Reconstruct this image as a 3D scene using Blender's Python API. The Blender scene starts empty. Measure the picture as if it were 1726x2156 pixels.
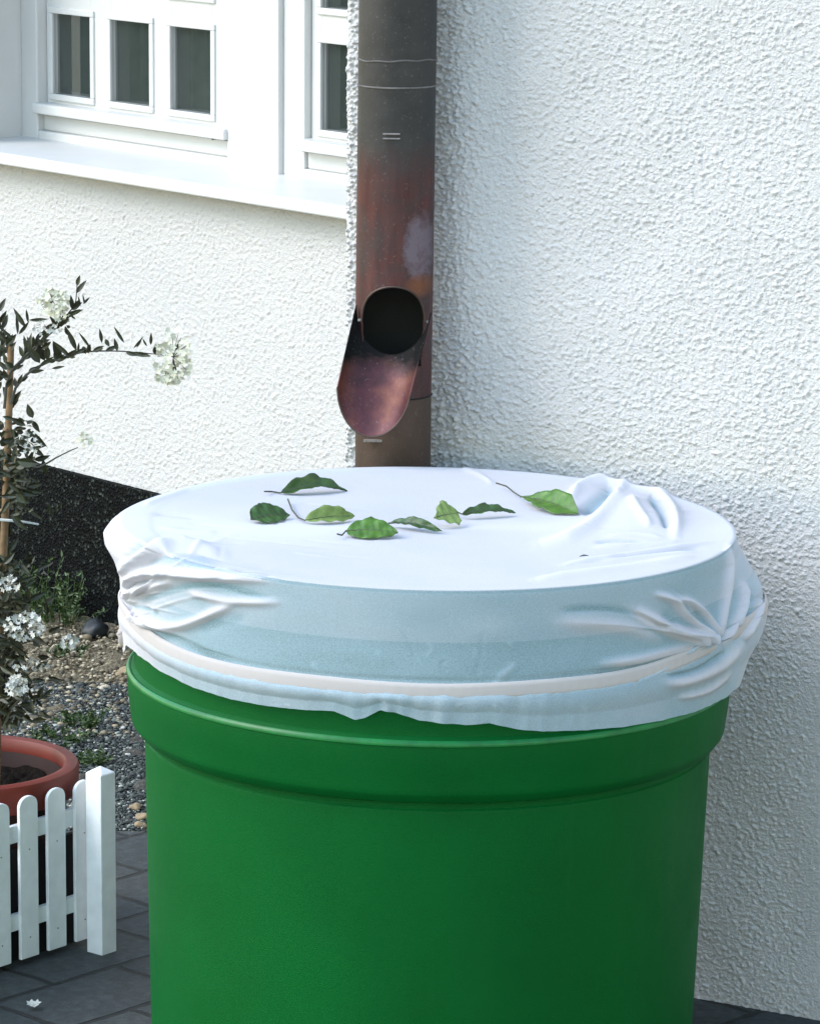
import bpy, bmesh, math, random
import numpy as np
from mathutils import Vector, Matrix
random.seed(7); RNG = np.random.default_rng(11)
R = math.radians
scene = bpy.context.scene
COL = scene.collection

# ------------------------------------------------------------------ camera
CAM_H = 1.83; PITCH = R(11.5); ROLL = .0077; FPX = 8500.0
cam_d = bpy.data.cameras.new('camera'); cam = bpy.data.objects.new('camera', cam_d); COL.objects.link(cam)
cam_d.sensor_fit = 'VERTICAL'; cam_d.sensor_height = 36; cam_d.lens = FPX/2156*36
cam_d.clip_start = .1; cam_d.clip_end = 3000
cam.matrix_world = Matrix.Translation((0, 0, CAM_H)) @ Matrix.Rotation(math.pi/2-PITCH, 4, 'X') @ Matrix.Rotation(ROLL, 4, 'Z')
scene.camera = cam
scene.render.resolution_x = 819; scene.render.resolution_y = 1024

# ------------------------------------------------------------------ sky, sun, exposure
SUN_AZ, SUN_EL = Vector((-.985, -.17)), R(41)
w = bpy.data.worlds.new('World'); scene.world = w; w.use_nodes = True
nt = w.node_tree; sky = nt.nodes.new('ShaderNodeTexSky'); sky.sky_type = 'NISHITA'; sky.sun_disc = False
sky.sun_elevation = SUN_EL; sky.sun_rotation = math.atan2(SUN_AZ.x, SUN_AZ.y)
sky.air_density = 1.8; sky.dust_density = 0.3
bg = nt.nodes['Background']; bg.inputs['Strength'].default_value = .15
nt.links.new(sky.outputs[0], bg.inputs[0])
sd = bpy.data.lights.new('sun', 'SUN'); sd.energy = .92; sd.angle = R(30); sd.color = (1, .90, .83)
sun = bpy.data.objects.new('sun', sd); COL.objects.link(sun)
sv = Vector((SUN_AZ.x*math.cos(SUN_EL), SUN_AZ.y*math.cos(SUN_EL), math.sin(SUN_EL)))
sun.rotation_euler = sv.to_track_quat('Z', 'Y').to_euler()
vs = scene.view_settings; vs.view_transform = 'Standard'; vs.look = 'None'; vs.exposure = 1.50; vs.gamma = 1

# ------------------------------------------------------------------ measuring helpers (photo pixel -> place)
def ray(u, v):
    x, y = u-863, -(v-1078)
    x, y = x*math.cos(ROLL)-y*math.sin(ROLL), x*math.sin(ROLL)+y*math.cos(ROLL)
    a = math.pi/2-PITCH; z = -FPX
    return Vector((x, y*math.cos(a)-z*math.sin(a), y*math.sin(a)+z*math.cos(a)))
def onY(u, v, Y):
    d = ray(u, v); t = Y/d.y; return Vector((d.x*t, Y, CAM_H+d.z*t))
def onZ(u, v, z):
    d = ray(u, v); t = (z-CAM_H)/d.z; return Vector((d.x*t, d.y*t, z))
def onP(u, v, p, n):
    d = ray(u, v); o = Vector((0, 0, CAM_H)); t = (Vector(p)-o).dot(n)/d.dot(n); return o+d*t
def project(co):                       # (N,3) -> pixel coords
    a = math.pi/2-PITCH; x = co[:, 0]; y = co[:, 1]; z = co[:, 2]-CAM_H
    cy = y*math.cos(a)+z*math.sin(a); cz = -y*math.sin(a)+z*math.cos(a)
    X = x/-cz*FPX; Y = cy/-cz*FPX
    c, s = math.cos(ROLL), math.sin(ROLL)
    return 863+X*c+Y*s, 1078-(-X*s+Y*c)

# ------------------------------------------------------------------ object helpers
def props(o, label=None, cat=None, group=None, kind=None):
    if label: o['label'] = label
    if cat: o['category'] = cat
    if group: o['group'] = group
    if kind: o['kind'] = kind
    return o
def empty(name, loc=(0, 0, 0)):
    o = bpy.data.objects.new(name, None); COL.objects.link(o); o.location = loc; o.empty_display_size = .05
    return o
def link(name, me, mat, parent=None, smooth=False):
    if mat: me.materials.append(mat)
    if smooth: me.polygons.foreach_set('use_smooth', np.ones(len(me.polygons), bool))
    o = bpy.data.objects.new(name, me); COL.objects.link(o)
    if parent:
        o.parent = parent; o.matrix_parent_inverse = Matrix.Translation(parent.location).inverted() if parent.location.length and not parent.parent else Matrix()
    return o
def mesh_np(name, co, faces):
    me = bpy.data.meshes.new(name)
    co = np.asarray(co, np.float32); faces = np.asarray(faces, np.int32)
    k = faces.shape[1]; n = len(faces)
    me.vertices.add(len(co)); me.vertices.foreach_set('co', co.ravel())
    me.loops.add(n*k); me.loops.foreach_set('vertex_index', faces.ravel())
    me.polygons.add(n); me.polygons.foreach_set('loop_start', np.arange(0, n*k, k, dtype=np.int32))
    me.update(calc_edges=True); me.validate()
    return me
def grid_faces(nu, nv, closed=False):
    i = np.arange(nu if closed else nu-1); j = np.arange(nv-1)
    I, J = np.meshgrid(i, j, indexing='ij'); I2 = (I+1) % nu
    return np.stack([I*nv+J, I2*nv+J, I2*nv+J+1, I*nv+J+1], -1).reshape(-1, 4)
class MB:
    def __init__(s): s.v = []; s.f = []
    def add(s, v, f):
        b = len(s.v); s.v += [tuple(p) for p in v]; s.f += [tuple(i+b for i in q) for q in f]; return s
    def box(s, c, d, M=None, bev=0):
        x, y, z = [q/2 for q in d]; b = min(bev, x*.9, y*.9, z*.9)
        if b <= 0:
            V = [Vector((c[0]+i*x, c[1]+j*y, c[2]+k*z)) for i in (-1, 1) for j in (-1, 1) for k in (-1, 1)]
            Fc = [(0, 1, 3, 2), (4, 6, 7, 5), (0, 4, 5, 1), (2, 3, 7, 6), (0, 2, 6, 4), (1, 5, 7, 3)]
        else:
            bm = bmesh.new(); bmesh.ops.create_cube(bm, size=1)
            for q in bm.verts: q.co = Vector((c[0]+q.co.x*2*x, c[1]+q.co.y*2*y, c[2]+q.co.z*2*z))
            bmesh.ops.bevel(bm, geom=bm.edges[:], offset=b, segments=2, affect='EDGES', profile=.5)
            bm.verts.index_update(); V = [q.co.copy() for q in bm.verts]; Fc = [tuple(q.index for q in f.verts) for f in bm.faces]; bm.free()
        if M: V = [M @ q for q in V]
        return s.add(V, Fc)
    def box2(s, a, b, bev=0, M=None):
        return s.box([(p+q)/2 for p, q in zip(a, b)], [abs(q-p) for p, q in zip(a, b)], M, bev)
    def tube(s, pts, r, n=8, cap=True):
        pts = [Vector(p) for p in pts]; rr = r if isinstance(r, (list, tuple)) else [r]*len(pts); V = []; Fc = []
        up = Vector((0, 0, 1)); prev = None
        for i, p in enumerate(pts):
            t = (pts[min(i+1, len(pts)-1)]-pts[max(i-1, 0)]).normalized()
            a = (prev if prev else (up if abs(t.z) < .9 else Vector((1, 0, 0))))
            a = (a-t*a.dot(t)).normalized(); prev = a; b = t.cross(a)
            V += [p+(a*math.cos(k*2*math.pi/n)+b*math.sin(k*2*math.pi/n))*rr[i] for k in range(n)]
        for i in range(len(pts)-1):
            Fc += [(i*n+k, i*n+(k+1) % n, (i+1)*n+(k+1) % n, (i+1)*n+k) for k in range(n)]
        if cap: Fc += [tuple(range(n-1, -1, -1)), tuple(range((len(pts)-1)*n, len(pts)*n))]
        return s.add(V, Fc)
    def lathe(s, prof, c, n=96, M=None, closed=False):
        V = []; m = len(prof)
        for k in range(n):
            a = 2*math.pi*k/n
            for r_, z in prof:
                q = Vector((r_*math.cos(a), r_*math.sin(a), z)); q = M @ q if M else q
                V.append(q+Vector(c))
        Fc = [(k*m+j, ((k+1) % n)*m+j, ((k+1) % n)*m+(j+1) % m, k*m+(j+1) % m) for k in range(n) for j in range(m if closed else m-1)]
        return s.add(V, Fc)
    def build(s, name, mat, parent=None, smooth=False, M=None):
        me = bpy.data.meshes.new(name); me.from_pydata([M @ Vector(p) for p in s.v] if M else s.v, [], s.f)
        bm = bmesh.new(); bm.from_mesh(me); bmesh.ops.recalc_face_normals(bm, faces=bm.faces); bm.to_mesh(me); bm.free()
        o = link(name, me, mat, parent, smooth)
        if smooth and smooth != 'all': me.set_sharp_from_angle(angle=R(40))
        return o

def bandnoise(nx, nz, dx, fine, coarse, seed):           # band-passed grain, unit deviation
    g = np.random.default_rng(seed).standard_normal((nx, nz))
    kx = np.fft.fftfreq(nx, dx)[:, None]; kz = np.fft.rfftfreq(nz, dx)[None, :]; k2 = (kx**2+kz**2)*4*math.pi**2
    G = np.fft.rfft2(g)*(np.exp(-k2*fine**2/2)-np.exp(-k2*coarse**2/2))
    h = np.fft.irfft2(G, s=(nx, nz)); return h/h.std()

def pebbles(nx, nz, dx, spacing, sig, seed):                # separate grains thrown on the render coat
    rg = np.random.default_rng(seed); n = int(nx*nz*dx*dx/spacing**2); g = np.zeros((nx, nz))
    np.add.at(g, (rg.integers(0, nx, n), rg.integers(0, nz, n)), rg.random(n)**1.5+.15)
    kx = np.fft.fftfreq(nx, dx)[:, None]; kz = np.fft.rfftfreq(nz, dx)[None, :]; p4 = 4*math.pi**2/2
    G = np.fft.rfft2(g)*(np.exp(-((kx*1.25)**2+kz**2)*p4*sig**2)-np.exp(-(kx**2+kz**2)*p4*(sig*4)**2))
    h = np.fft.irfft2(G, s=(nx, nz)); return h/h.std()
# ------------------------------------------------------------------ materials
def mat_base(name):
    m = bpy.data.materials.new(name); m.use_nodes = True; t = m.node_tree; b = t.nodes['Principled BSDF']
    return m, t, b
def N(t, kind, **kw):
    n = t.nodes.new(kind)
    for k, v in kw.items():
        if k in n.inputs: n.inputs[k].default_value = v
        else: setattr(n, k, v)
    return n
def ramp(t, src, stops):
    r_ = t.nodes.new('ShaderNodeValToRGB'); e = r_.color_ramp.elements
    while len(e) < len(stops): e.new(.5)
    for q, (p, c) in zip(e, stops):
        q.position = p; q.color = (*c, 1) if isinstance(c, tuple) else (c, c, c, 1)
    t.links.new(src, r_.inputs[0]); return r_.outputs[0]
def coords(t, scale=None):
    c = t.nodes.new('ShaderNodeTexCoord').outputs['Object']
    if scale:
        m = N(t, 'ShaderNodeMapping'); m.inputs['Scale'].default_value = scale; t.links.new(c, m.inputs[0]); c = m.outputs[0]
    return c
def noise(t, c, sc, det=4, rough=.55):
    n = N(t, 'ShaderNodeTexNoise', Scale=sc, Detail=det, Roughness=rough); t.links.new(c, n.inputs['Vector']); return n.outputs['Fac']
def bump(t, b, h, strength, dist, prev=None):
    n = N(t, 'ShaderNodeBump', Strength=strength, Distance=dist); t.links.new(h, n.inputs['Height'])
    if prev: t.links.new(prev, n.inputs['Normal'])
    if b: t.links.new(n.outputs[0], b.inputs['Normal'])
    return n.outputs[0]
def mixc(t, fac, a, b_, mode='MIX'):
    n = t.nodes.new('ShaderNodeMix'); n.data_type = 'RGBA'; n.blend_type = mode
    for s, v in ((n.inputs[0], fac), (n.inputs[6], a), (n.inputs[7], b_)):
        if isinstance(v, (int, float)): s.default_value = v
        elif isinstance(v, tuple): s.default_value = (*v, 1)
        else: t.links.new(v, s)
    return n.outputs[2]
def math_n(t, op, a, b_=0., clamp=False):
    n = t.nodes.new('ShaderNodeMath'); n.operation = op; n.use_clamp = clamp
    for s, v in zip(n.inputs, (a, b_)):
        if isinstance(v, (int, float)): s.default_value = v
        else: t.links.new(v, s)
    return n.outputs[0]
def simple(name, col, rough=.6, var=.15, sc=30, bmp=.0, bsc=200, spec=.4, bdist=.001):
    m, t, b = mat_base(name); c = coords(t)
    f = noise(t, c, sc)
    lo = tuple(q*(1-var) for q in col); hi = tuple(min(1, q*(1+var)) for q in col)
    t.links.new(ramp(t, f, [(.3, lo), (.7, hi)]), b.inputs['Base Color'])
    b.inputs['Roughness'].default_value = rough; b.inputs['Specular IOR Level'].default_value = spec
    if bmp: bump(t, b, noise(t, c, bsc, 5), bmp, bdist)
    return m

def stucco_mat():
    m, t, b = mat_base('white_roughcast'); c = coords(t)
    f = noise(t, c, 3, 5); g = noise(t, c, 380, 3)
    col = mixc(t, .35, ramp(t, f, [(.3, (.56, .55, .545)), (.7, (.60, .585, .575))]), ramp(t, g, [(.35, (.45, .45, .45)), (.6, (.62, .61, .605))]))
    t.links.new(col, b.inputs['Base Color']); b.inputs['Roughness'].default_value = .92; b.inputs['Specular IOR Level'].default_value = .2
    v = N(t, 'ShaderNodeTexVoronoi', Scale=300.); t.links.new(c, v.inputs['Vector'])
    p = bump(t, None, v.outputs['Distance'], .5, .0018)
    at = t.nodes.new('ShaderNodeAttribute'); at.attribute_name = 'bump_only'         # where the grain is not modelled in the mesh
    q_ = math_n(t, 'MULTIPLY', at.outputs['Fac'], ramp(t, noise(t, c, 150, 2, .6), [(.38, 0.), (.72, 1.)]))
    p = bump(t, None, q_, .8, .0018, p)
    bump(t, b, g, .75, .0022, p)
    return m
M_STUC = stucco_mat()
def plinth_mat():
    m, t, b = mat_base('black_pebble_dash'); c = coords(t)
    v = N(t, 'ShaderNodeTexVoronoi', Scale=190.); t.links.new(c, v.inputs['Vector'])
    s = t.nodes.new('ShaderNodeSeparateColor'); t.links.new(v.outputs['Color'], s.inputs[0])
    col = ramp(t, s.outputs[0], [(0, (.001, .0014, .0016)), (.55, (.002, .0026, .003)), (.8, (.0045, .006, .006)), (.93, (.014, .018, .017)), (1, (.05, .06, .05))])
    t.links.new(col, b.inputs['Base Color']); b.inputs['Roughness'].default_value = .75; b.inputs['Specular IOR Level'].default_value = .08
    bump(t, b, v.outputs['Distance'], .9, .004)
    return m
M_PLIN = plinth_mat()
M_PAINT = simple('white_gloss_paint', (.61, .61, .60), .38, .03, 12, .12, 60)
M_PICK = simple('white_fence_paint', (.84, .86, .86), .5, .06, 40, .35, 150)
def pane_mat():
    m, t, b = mat_base('window_glass'); b.inputs['Base Color'].default_value = (.04, .055, .05, 1)
    b.inputs['Roughness'].default_value = .04; b.inputs['Alpha'].default_value = .45; b.inputs['IOR'].default_value = 1.5
    bump(t, b, noise(t, coords(t), 6, 2), .04, .01); return m
M_PANE = pane_mat()
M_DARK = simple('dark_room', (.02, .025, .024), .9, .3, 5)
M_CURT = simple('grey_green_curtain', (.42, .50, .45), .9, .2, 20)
M_SHADE_PIN = simple('shadow_and_pin_black', (.01, .012, .012), .6)  # black for the painted shadow strips and the hinge pin

def copper_mat(name, dark=False, inner=False):
    m, t, b = mat_base(name); c = coords(t)
    st = coords(t, (60, 60, 9)); n1 = noise(t, c, 14, 6, .65); n2 = noise(t, st, 1.0, 5, .6); n3 = noise(t, c, 220, 4, .7)
    browns = ramp(t, n1, [(.25, (.022, .022, .023)), (.5, (.038, .037, .037)), (.75, (.058, .052, .048))])
    if dark: col = ramp(t, n1, [(.3, (.05, .03, .022)), (.7, (.085, .055, .042))])
    elif inner:
        a = ramp(t, noise(t, c, 22, 5, .6), [(.3, (.04, .012, .013)), (.48, (.085, .022, .026)), (.62, (.13, .042, .028)), (.78, (.17, .07, .065))])
        spz = t.nodes.new('ShaderNodeSeparateXYZ'); t.links.new(c, spz.inputs[0])
        zz_ = math_n(t, 'ADD', spz.outputs[2], math_n(t, 'MULTIPLY', math_n(t, 'SUBTRACT', n1, .5), .06))
        so = math_n(t, 'DIVIDE', math_n(t, 'SUBTRACT', zz_, STAIN_SHADE_Z), .030, True)            # stain and painted shade in the flap near the opening
        col = mixc(t, so, a, (.010, .010, .010)); stain_shade_fac = so
    else:
        red = ramp(t, n2, [(.25, (.035, .012, .013)), (.5, (.075, .020, .020)), (.75, (.12, .034, .026))])
        sp = t.nodes.new('ShaderNodeSeparateXYZ'); t.links.new(c, sp.inputs[0])
        z = math_n(t, 'ADD', sp.outputs[2], math_n(t, 'MULTIPLY', n1, .07))
        up = math_n(t, 'SUBTRACT', 1.0, math_n(t, 'DIVIDE', math_n(t, 'SUBTRACT', z, 1.205), .045), True)      # 1 below the dark upper length
        pat = ramp(t, noise(t, c, 26, 6, .7), [(.38, 0.), (.62, 1.)])
        col = mixc(t, math_n(t, 'MULTIPLY', up, math_n(t, 'ADD', .45, math_n(t, 'MULTIPLY', pat, .55))), browns, red)
        # pale violet lime bloom and orange spot low on the right of the pipe
        px, pz = BLOOM
        dx = math_n(t, 'DIVIDE', math_n(t, 'SUBTRACT', sp.outputs[0], px), .028)
        dz = math_n(t, 'DIVIDE', math_n(t, 'SUBTRACT', sp.outputs[2], pz), .062)
        d = math_n(t, 'ADD', math_n(t, 'POWER', math_n(t, 'ABSOLUTE', dx), 2.), math_n(t, 'POWER', math_n(t, 'ABSOLUTE', dz), 2.))
        n4 = noise(t, c, 38, 7, .75)
        bl = math_n(t, 'MULTIPLY', math_n(t, 'SUBTRACT', 2.0, math_n(t, 'ADD', d, math_n(t, 'MULTIPLY', n4, 2.5)), True), 1.5, True)
        col = mixc(t, bl, col, (.15, .115, .14))
        dz2 = math_n(t, 'DIVIDE', math_n(t, 'SUBTRACT', sp.outputs[2], pz-.056), .022)
        d2 = math_n(t, 'ADD', math_n(t, 'POWER', math_n(t, 'ABSOLUTE', dx), 2.), math_n(t, 'POWER', math_n(t, 'ABSOLUTE', dz2), 2.))
        bo = math_n(t, 'MULTIPLY', math_n(t, 'SUBTRACT', 1.2, math_n(t, 'ADD', d2, math_n(t, 'MULTIPLY', n4, .9)), True), 1.2, True)
        col = mixc(t, bo, col, (.17, .06, .025))
    col = mixc(t, ramp(t, n3, [(.6, 0.), (.75, .35)]), col, (.3, .27, .27))
    t.links.new(col, b.inputs['Base Color']); b.inputs['Metallic'].default_value = .35
    if inner:
        t.links.new(math_n(t, 'MULTIPLY', math_n(t, 'SUBTRACT', 1., stain_shade_fac), .35), b.inputs['Metallic']); t.links.new(math_n(t, 'SUBTRACT', .5, math_n(t, 'MULTIPLY', stain_shade_fac, .45)), b.inputs['Specular IOR Level'])
    t.links.new(ramp(t, n1, [(.3, .38), (.7, .6)]), b.inputs['Roughness'])
    bump(t, b, n1, .15, .004)
    return m
STAIN_SHADE_Z = .886
BLOOM = (onY(885, 520, 5.6).x, onY(885, 520, 5.6).z)
M_COP = copper_mat('weathered_copper'); M_COPD = copper_mat('brown_copper', True); M_COPI = copper_mat('red_copper_lining', inner=True)
M_PIPE_DARK = simple('dark_pipe_lining', (.012, .013, .012), .8)  # near-black surface for the pipe interior, floor disc and lower seam

def green_mat():
    m, t, b = mat_base('green_plastic'); c = coords(t)
    f = noise(t, c, 4, 5); g = noise(t, c, 700, 3)
    col = mixc(t, ramp(t, noise(t, c, 130, 6, .75), [(.62, 0.), (.8, .35)]), ramp(t, f, [(.3, (.0001, .074, .0120)), (.7, (.0002, .095, .0160))]), (.01, .13, .04))
    col = mixc(t, ramp(t, noise(t, coords(t, (26, 26, 2.2)), 1., 6, .7), [(.60, 0.), (.78, .09)]), col, (.04, .15, .07))      # dried drip streaks
    t.links.new(col, b.inputs['Base Color']); b.inputs['Roughness'].default_value = .42; b.inputs['Specular IOR Level'].default_value = .12
    t.links.new(ramp(t, noise(t, c, 9, 5), [(.3, .48), (.7, .62)]), b.inputs['Roughness'])
    bump(t, b, g, .5, .0008, bump(t, None, noise(t, c, 160, 5, .7), .12, .0012))
    return m
M_GREEN = green_mat()
def cloth_mat(name, trans, col=(.86, .87, .90), attr=False):
    m, t, b = mat_base(name); t.nodes.remove(b); c = coords(t)
    out = t.nodes['Material Output']
    df = N(t, 'ShaderNodeBsdfDiffuse', Roughness=.3); tl = t.nodes.new('ShaderNodeBsdfTranslucent'); tr = t.nodes.new('ShaderNodeBsdfTransparent')
    g = noise(t, c, 900, 2); big = noise(t, c, 14, 4)
    cc = ramp(t, big, [(.3, tuple(q*.97 for q in col)), (.7, col)])
    if attr:                                                  # blue-teal paints shade into sides and hollows, plus the see-through tint
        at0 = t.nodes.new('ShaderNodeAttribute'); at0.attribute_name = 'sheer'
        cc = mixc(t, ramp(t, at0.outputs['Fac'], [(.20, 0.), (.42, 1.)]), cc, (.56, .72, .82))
    t.links.new(cc, df.inputs[0]); tl.inputs[0].default_value = (*col, 1); tr.inputs[0].default_value = (.55, .88, 1, 1)
    bn = bump(t, None, g, .25, .0005); t.links.new(bn, df.inputs['Normal'])
    m1 = N(t, 'ShaderNodeMixShader'); m1.inputs[0].default_value = .2; t.links.new(df.outputs[0], m1.inputs[1]); t.links.new(tl.outputs[0], m1.inputs[2])
    m2 = N(t, 'ShaderNodeMixShader'); tf = ramp(t, g, [(.3, trans*.75), (.7, trans*1.25)])
    if attr:                                                  # stretched net is sheer, slack or gathered net is dense
        at = t.nodes.new('ShaderNodeAttribute'); at.attribute_name = 'sheer'
        tf = math_n(t, 'MULTIPLY', at.outputs['Fac'], ramp(t, g, [(.35, .65), (.65, 1.15)]))
    t.links.new(tf, m2.inputs[0])
    t.links.new(m1.outputs[0], m2.inputs[1]); t.links.new(tr.outputs[0], m2.inputs[2]); t.links.new(m2.outputs[0], out.inputs[0])
    return m
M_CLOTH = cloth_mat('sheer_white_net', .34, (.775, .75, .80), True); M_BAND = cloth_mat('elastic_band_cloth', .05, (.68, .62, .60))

def leaf_mat(name, col, col2, rough=.45):
    m, t, b = mat_base(name); c = coords(t)
    f = noise(t, c, 90, 5, .6); g = noise(t, c, 420, 3)
    cc = ramp(t, f, [(.3, col), (.7, col2)])
    cc = mixc(t, ramp(t, noise(t, c, 300, 3), [(.62, 0.), (.7, .6)]), cc, (.05, .04, .012))
    t.links.new(cc, b.inputs['Base Color']); b.inputs['Roughness'].default_value = rough
    bump(t, b, g, .35, .0015); return m
M_LEAF = leaf_mat('green_leaf', (.035, .095, .008), (.08, .19, .016)); M_LEAFP = leaf_mat('pale_leaf_underside', (.13, .20, .05), (.22, .31, .09), .6)
M_LEAFD = leaf_mat('dark_leaf', (.016, .045, .008), (.045, .11, .018)); M_STEM = simple('leaf_stem', (.07, .07, .05), .6)
M_PLANT = leaf_mat('purple_green_foliage', (.018, .017, .010), (.055, .062, .024)); M_TWIG = simple('plant_twig', (.06, .06, .05), .7)
M_PLANTG = leaf_mat('weed_green', (.022, .045, .012), (.06, .11, .025))
M_FLOW = simple('cream_petal', (.62, .61, .48), .6, .08); M_FLOWW = simple('white_petal', (.56, .56, .51), .6, .15)
M_CANE = simple('bamboo', (.20, .12, .06), .5, .35, 60, .3, 80)
M_TERRA = simple('terracotta_plastic', (.155, .022, .013), .5, .15, 20, .15, 200)
M_SOIL = simple('potting_soil', (.010, .007, .005), .95, .5, 80, 1, 120, .1, .01)

# ------------------------------------------------------------------ ground
def plane_grid(name, x0, x1, y0, y1, z, mat, nx=2, ny=2, zf=None):
    xs = np.linspace(x0, x1, nx); ys = np.linspace(y0, y1, ny); X, Y = np.meshgrid(xs, ys, indexing='ij')
    Z = np.full_like(X, z) if zf is None else zf(X, Y)
    return link(name, mesh_np(name, np.stack([X, Y, Z], -1).reshape(-1, 3), grid_faces(nx, ny)), mat, None, True)
def soil_mat():
    m, t, b = mat_base('grey_brown_soil'); c = coords(t)
    a = ramp(t, noise(t, c, 120, 6, .75), [(.35, (.03, .028, .024)), (.55, (.10, .095, .08)), (.72, (.30, .28, .22))])
    br = ramp(t, noise(t, c, 160, 6, .75), [(.35, (.06, .046, .026)), (.5, (.20, .165, .10)), (.7, (.46, .39, .27))])
    sp = t.nodes.new('ShaderNodeSeparateXYZ'); t.links.new(c, sp.inputs[0])
    y = math_n(t, 'ADD', sp.outputs[1], math_n(t, 'MULTIPLY', noise(t, c, 5, 3), .5))
    k = math_n(t, 'DIVIDE', math_n(t, 'SUBTRACT', y, 7.2), .15, True)
    t.links.new(mixc(t, k, a, br), b.inputs['Base Color']); b.inputs['Roughness'].default_value = .9
    bump(t, b, noise(t, c, 150, 6, .7), 1, .012); return m
def pave_mat():
    m, t, b = mat_base('dark_concrete_pavers'); c0 = coords(t)
    mp = N(t, 'ShaderNodeMapping'); mp.inputs['Rotation'].default_value = (0, 0, R(-47)); t.links.new(c0, mp.inputs[0]); c = mp.outputs[0]
    wob = t.nodes.new('ShaderNodeTexNoise'); wob.inputs['Scale'].default_value = 14; t.links.new(c, wob.inputs['Vector'])
    cw = mixc(t, .012, c, wob.outputs['Color'], 'ADD')
    br = N(t, 'ShaderNodeTexBrick'); t.links.new(cw, br.inputs['Vector'])
    for k, v in {'Scale': 1., 'Mortar Size': .006, 'Brick Width': .24, 'Row Height': .16, 'Mortar Smooth': .4}.items(): br.inputs[k].default_value = v
    br.inputs['Color1'].default_value = (.03, .038, .04, 1); br.inputs['Color2'].default_value = (.05, .056, .054, 1); br.inputs['Mortar'].default_value = (.012, .013, .012, 1)
    n = noise(t, c, 60, 7, .7)
    col = mixc(t, .7, br.outputs['Color'], ramp(t, n, [(.3, .35), (.5, .8), (.68, 1.5)]), 'MULTIPLY')
    t.links.new(col, b.inputs['Base Color']); b.inputs['Roughness'].default_value = .75
    inv = math_n(t, 'SUBTRACT', 1., br.outputs['Fac'])
    p = bump(t, None, inv, 1, .006); bump(t, b, n, .6, .006, p); return m
SOIL = soil_mat(); PAVE = pave_mat()
props(plane_grid('ground', -400, 400, -400, 400, -.02, SOIL), kind='structure')
PAVE_Y = onZ(270, 1755, 0).y
props(plane_grid('paving', -60, 60, -60, PAVE_Y, .004, PAVE), kind='structure')
def bed_z(X, Y):
    h = bandnoise(X.shape[0], X.shape[1], .012, .012, .15, 3)*.006-.004
    return h
bed = plane_grid('planting_bed', -3.2, 1.4, PAVE_Y-.02, 9.6, 0, SOIL, 380, 270, bed_z)
props(bed, kind='structure')
def stones(name, cx, n, size, mat, ybias, seed, zs):
    rg = np.random.default_rng(seed)
    bm = bmesh.new(); bmesh.ops.create_icosphere(bm, subdivisions=1, radius=1); bv = np.array([q.co[:] for q in bm.verts]); bf = np.array([[q.index for q in f.verts] for f in bm.faces]); bm.free()
    X = rg.uniform(cx[0], cx[1], n); Y = rg.uniform(ybias[0], ybias[1], n)
    S = size*rg.lognormal(0, .38, n)
    V = bv[None]*(1+rg.uniform(-.28, .28, (n, len(bv), 1)))
    V = V*(S[:, None, None]*np.stack([rg.uniform(.8, 1.3, n), rg.uniform(.7, 1.2, n), rg.uniform(.45, .8, n)], -1)[:, None, :])
    a = rg.uniform(0, 6.28, n); ca, sa = np.cos(a)[:, None], np.sin(a)[:, None]
    x = V[..., 0]*ca-V[..., 1]*sa+X[:, None]; y = V[..., 0]*sa+V[..., 1]*ca+Y[:, None]; z = V[..., 2]+(S*.25+rg.uniform(zs[0], zs[1], n))[:, None]
    co = np.stack([x, y, z], -1).reshape(-1, 3)
    fs = (bf[None]+np.arange(n)[:, None, None]*len(bv)).reshape(-1, 3)
    return link(name, mesh_np(name, co, fs), mat)
def stone_mat(name, stops):
    m, t, b = mat_base(name); g = t.nodes.new('ShaderNodeNewGeometry'); c = coords(t)
    col = ramp(t, g.outputs['Random Per Island'], stops)
    t.links.new(mixc(t, .5, col, ramp(t, noise(t, c, 260, 3), [(.3, .5), (.7, 1.2)]), 'MULTIPLY'), b.inputs['Base Color']); b.inputs['Roughness'].default_value = .8
    return m
props(stones('gravel', (-1.05, -.12), 90000, .0023, stone_mat('grey_grit', [(0, (.03, .035, .037)), (.45, (.045, .054, .05)), (.78, (.095, .11, .10)), (.94, (.32, .34, .30)), (1, (.55, .56, .5))]), (PAVE_Y+.01, 7.35), 5, (-.004, .004)),
      'fine grey gravel spread between the paving and the sandy strip', 'gravel', kind='stuff')
props(stones('rubble', (-1.2, -.1), 9000, .0036, stone_mat('tan_stones', [(0, (.05, .042, .03)), (.4, (.21, .17, .11)), (.8, (.42, .35, .23)), (1, (.55, .5, .4))]), (6.95, 7.83), 9, (-.004, .004)),
      'small tan stones and sandy crumbs along the foot of the black plinth', 'stones', kind='stuff')
def rock(name, loc, s, mat, label, seed):
    bm = bmesh.new(); bmesh.ops.create_icosphere(bm, subdivisions=3, radius=1); rg = random.Random(seed)
    from mathutils import noise as mn
    for q in bm.verts:
        n_ = mn.noise(q.co*1.3+Vector((seed, 0, 0)))*.35+mn.noise(q.co*4)*.08
        q.co = Vector((q.co.x*s[0], q.co.y*s[1], max(q.co.z, -.3)*s[2]))*(1+n_)
    me = bpy.data.meshes.new(name); bm.to_mesh(me); bm.free(); o = link(name, me, mat, None, True); o.location = loc
    return props(o, label, 'stone')
M_ROCK = simple('black_basalt', (.02, .023, .026), .5, .4, 40, .6, 120)
M_ROCKT = simple('tan_sandstone', (.32, .24, .15), .85, .3, 40, .6, 120)
rock('garden_stone', onZ(200, 1338, .0)+Vector((0, 0, .01)), (.024, .03, .022), M_ROCK, 'rounded black stone on the sandy soil by the plinth', 4)
rock('sandstone_lump', onZ(278, 1416, .0), (.034, .02, .012), M_ROCKT, 'flat tan stone lying beside the green barrel', 8)
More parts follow.
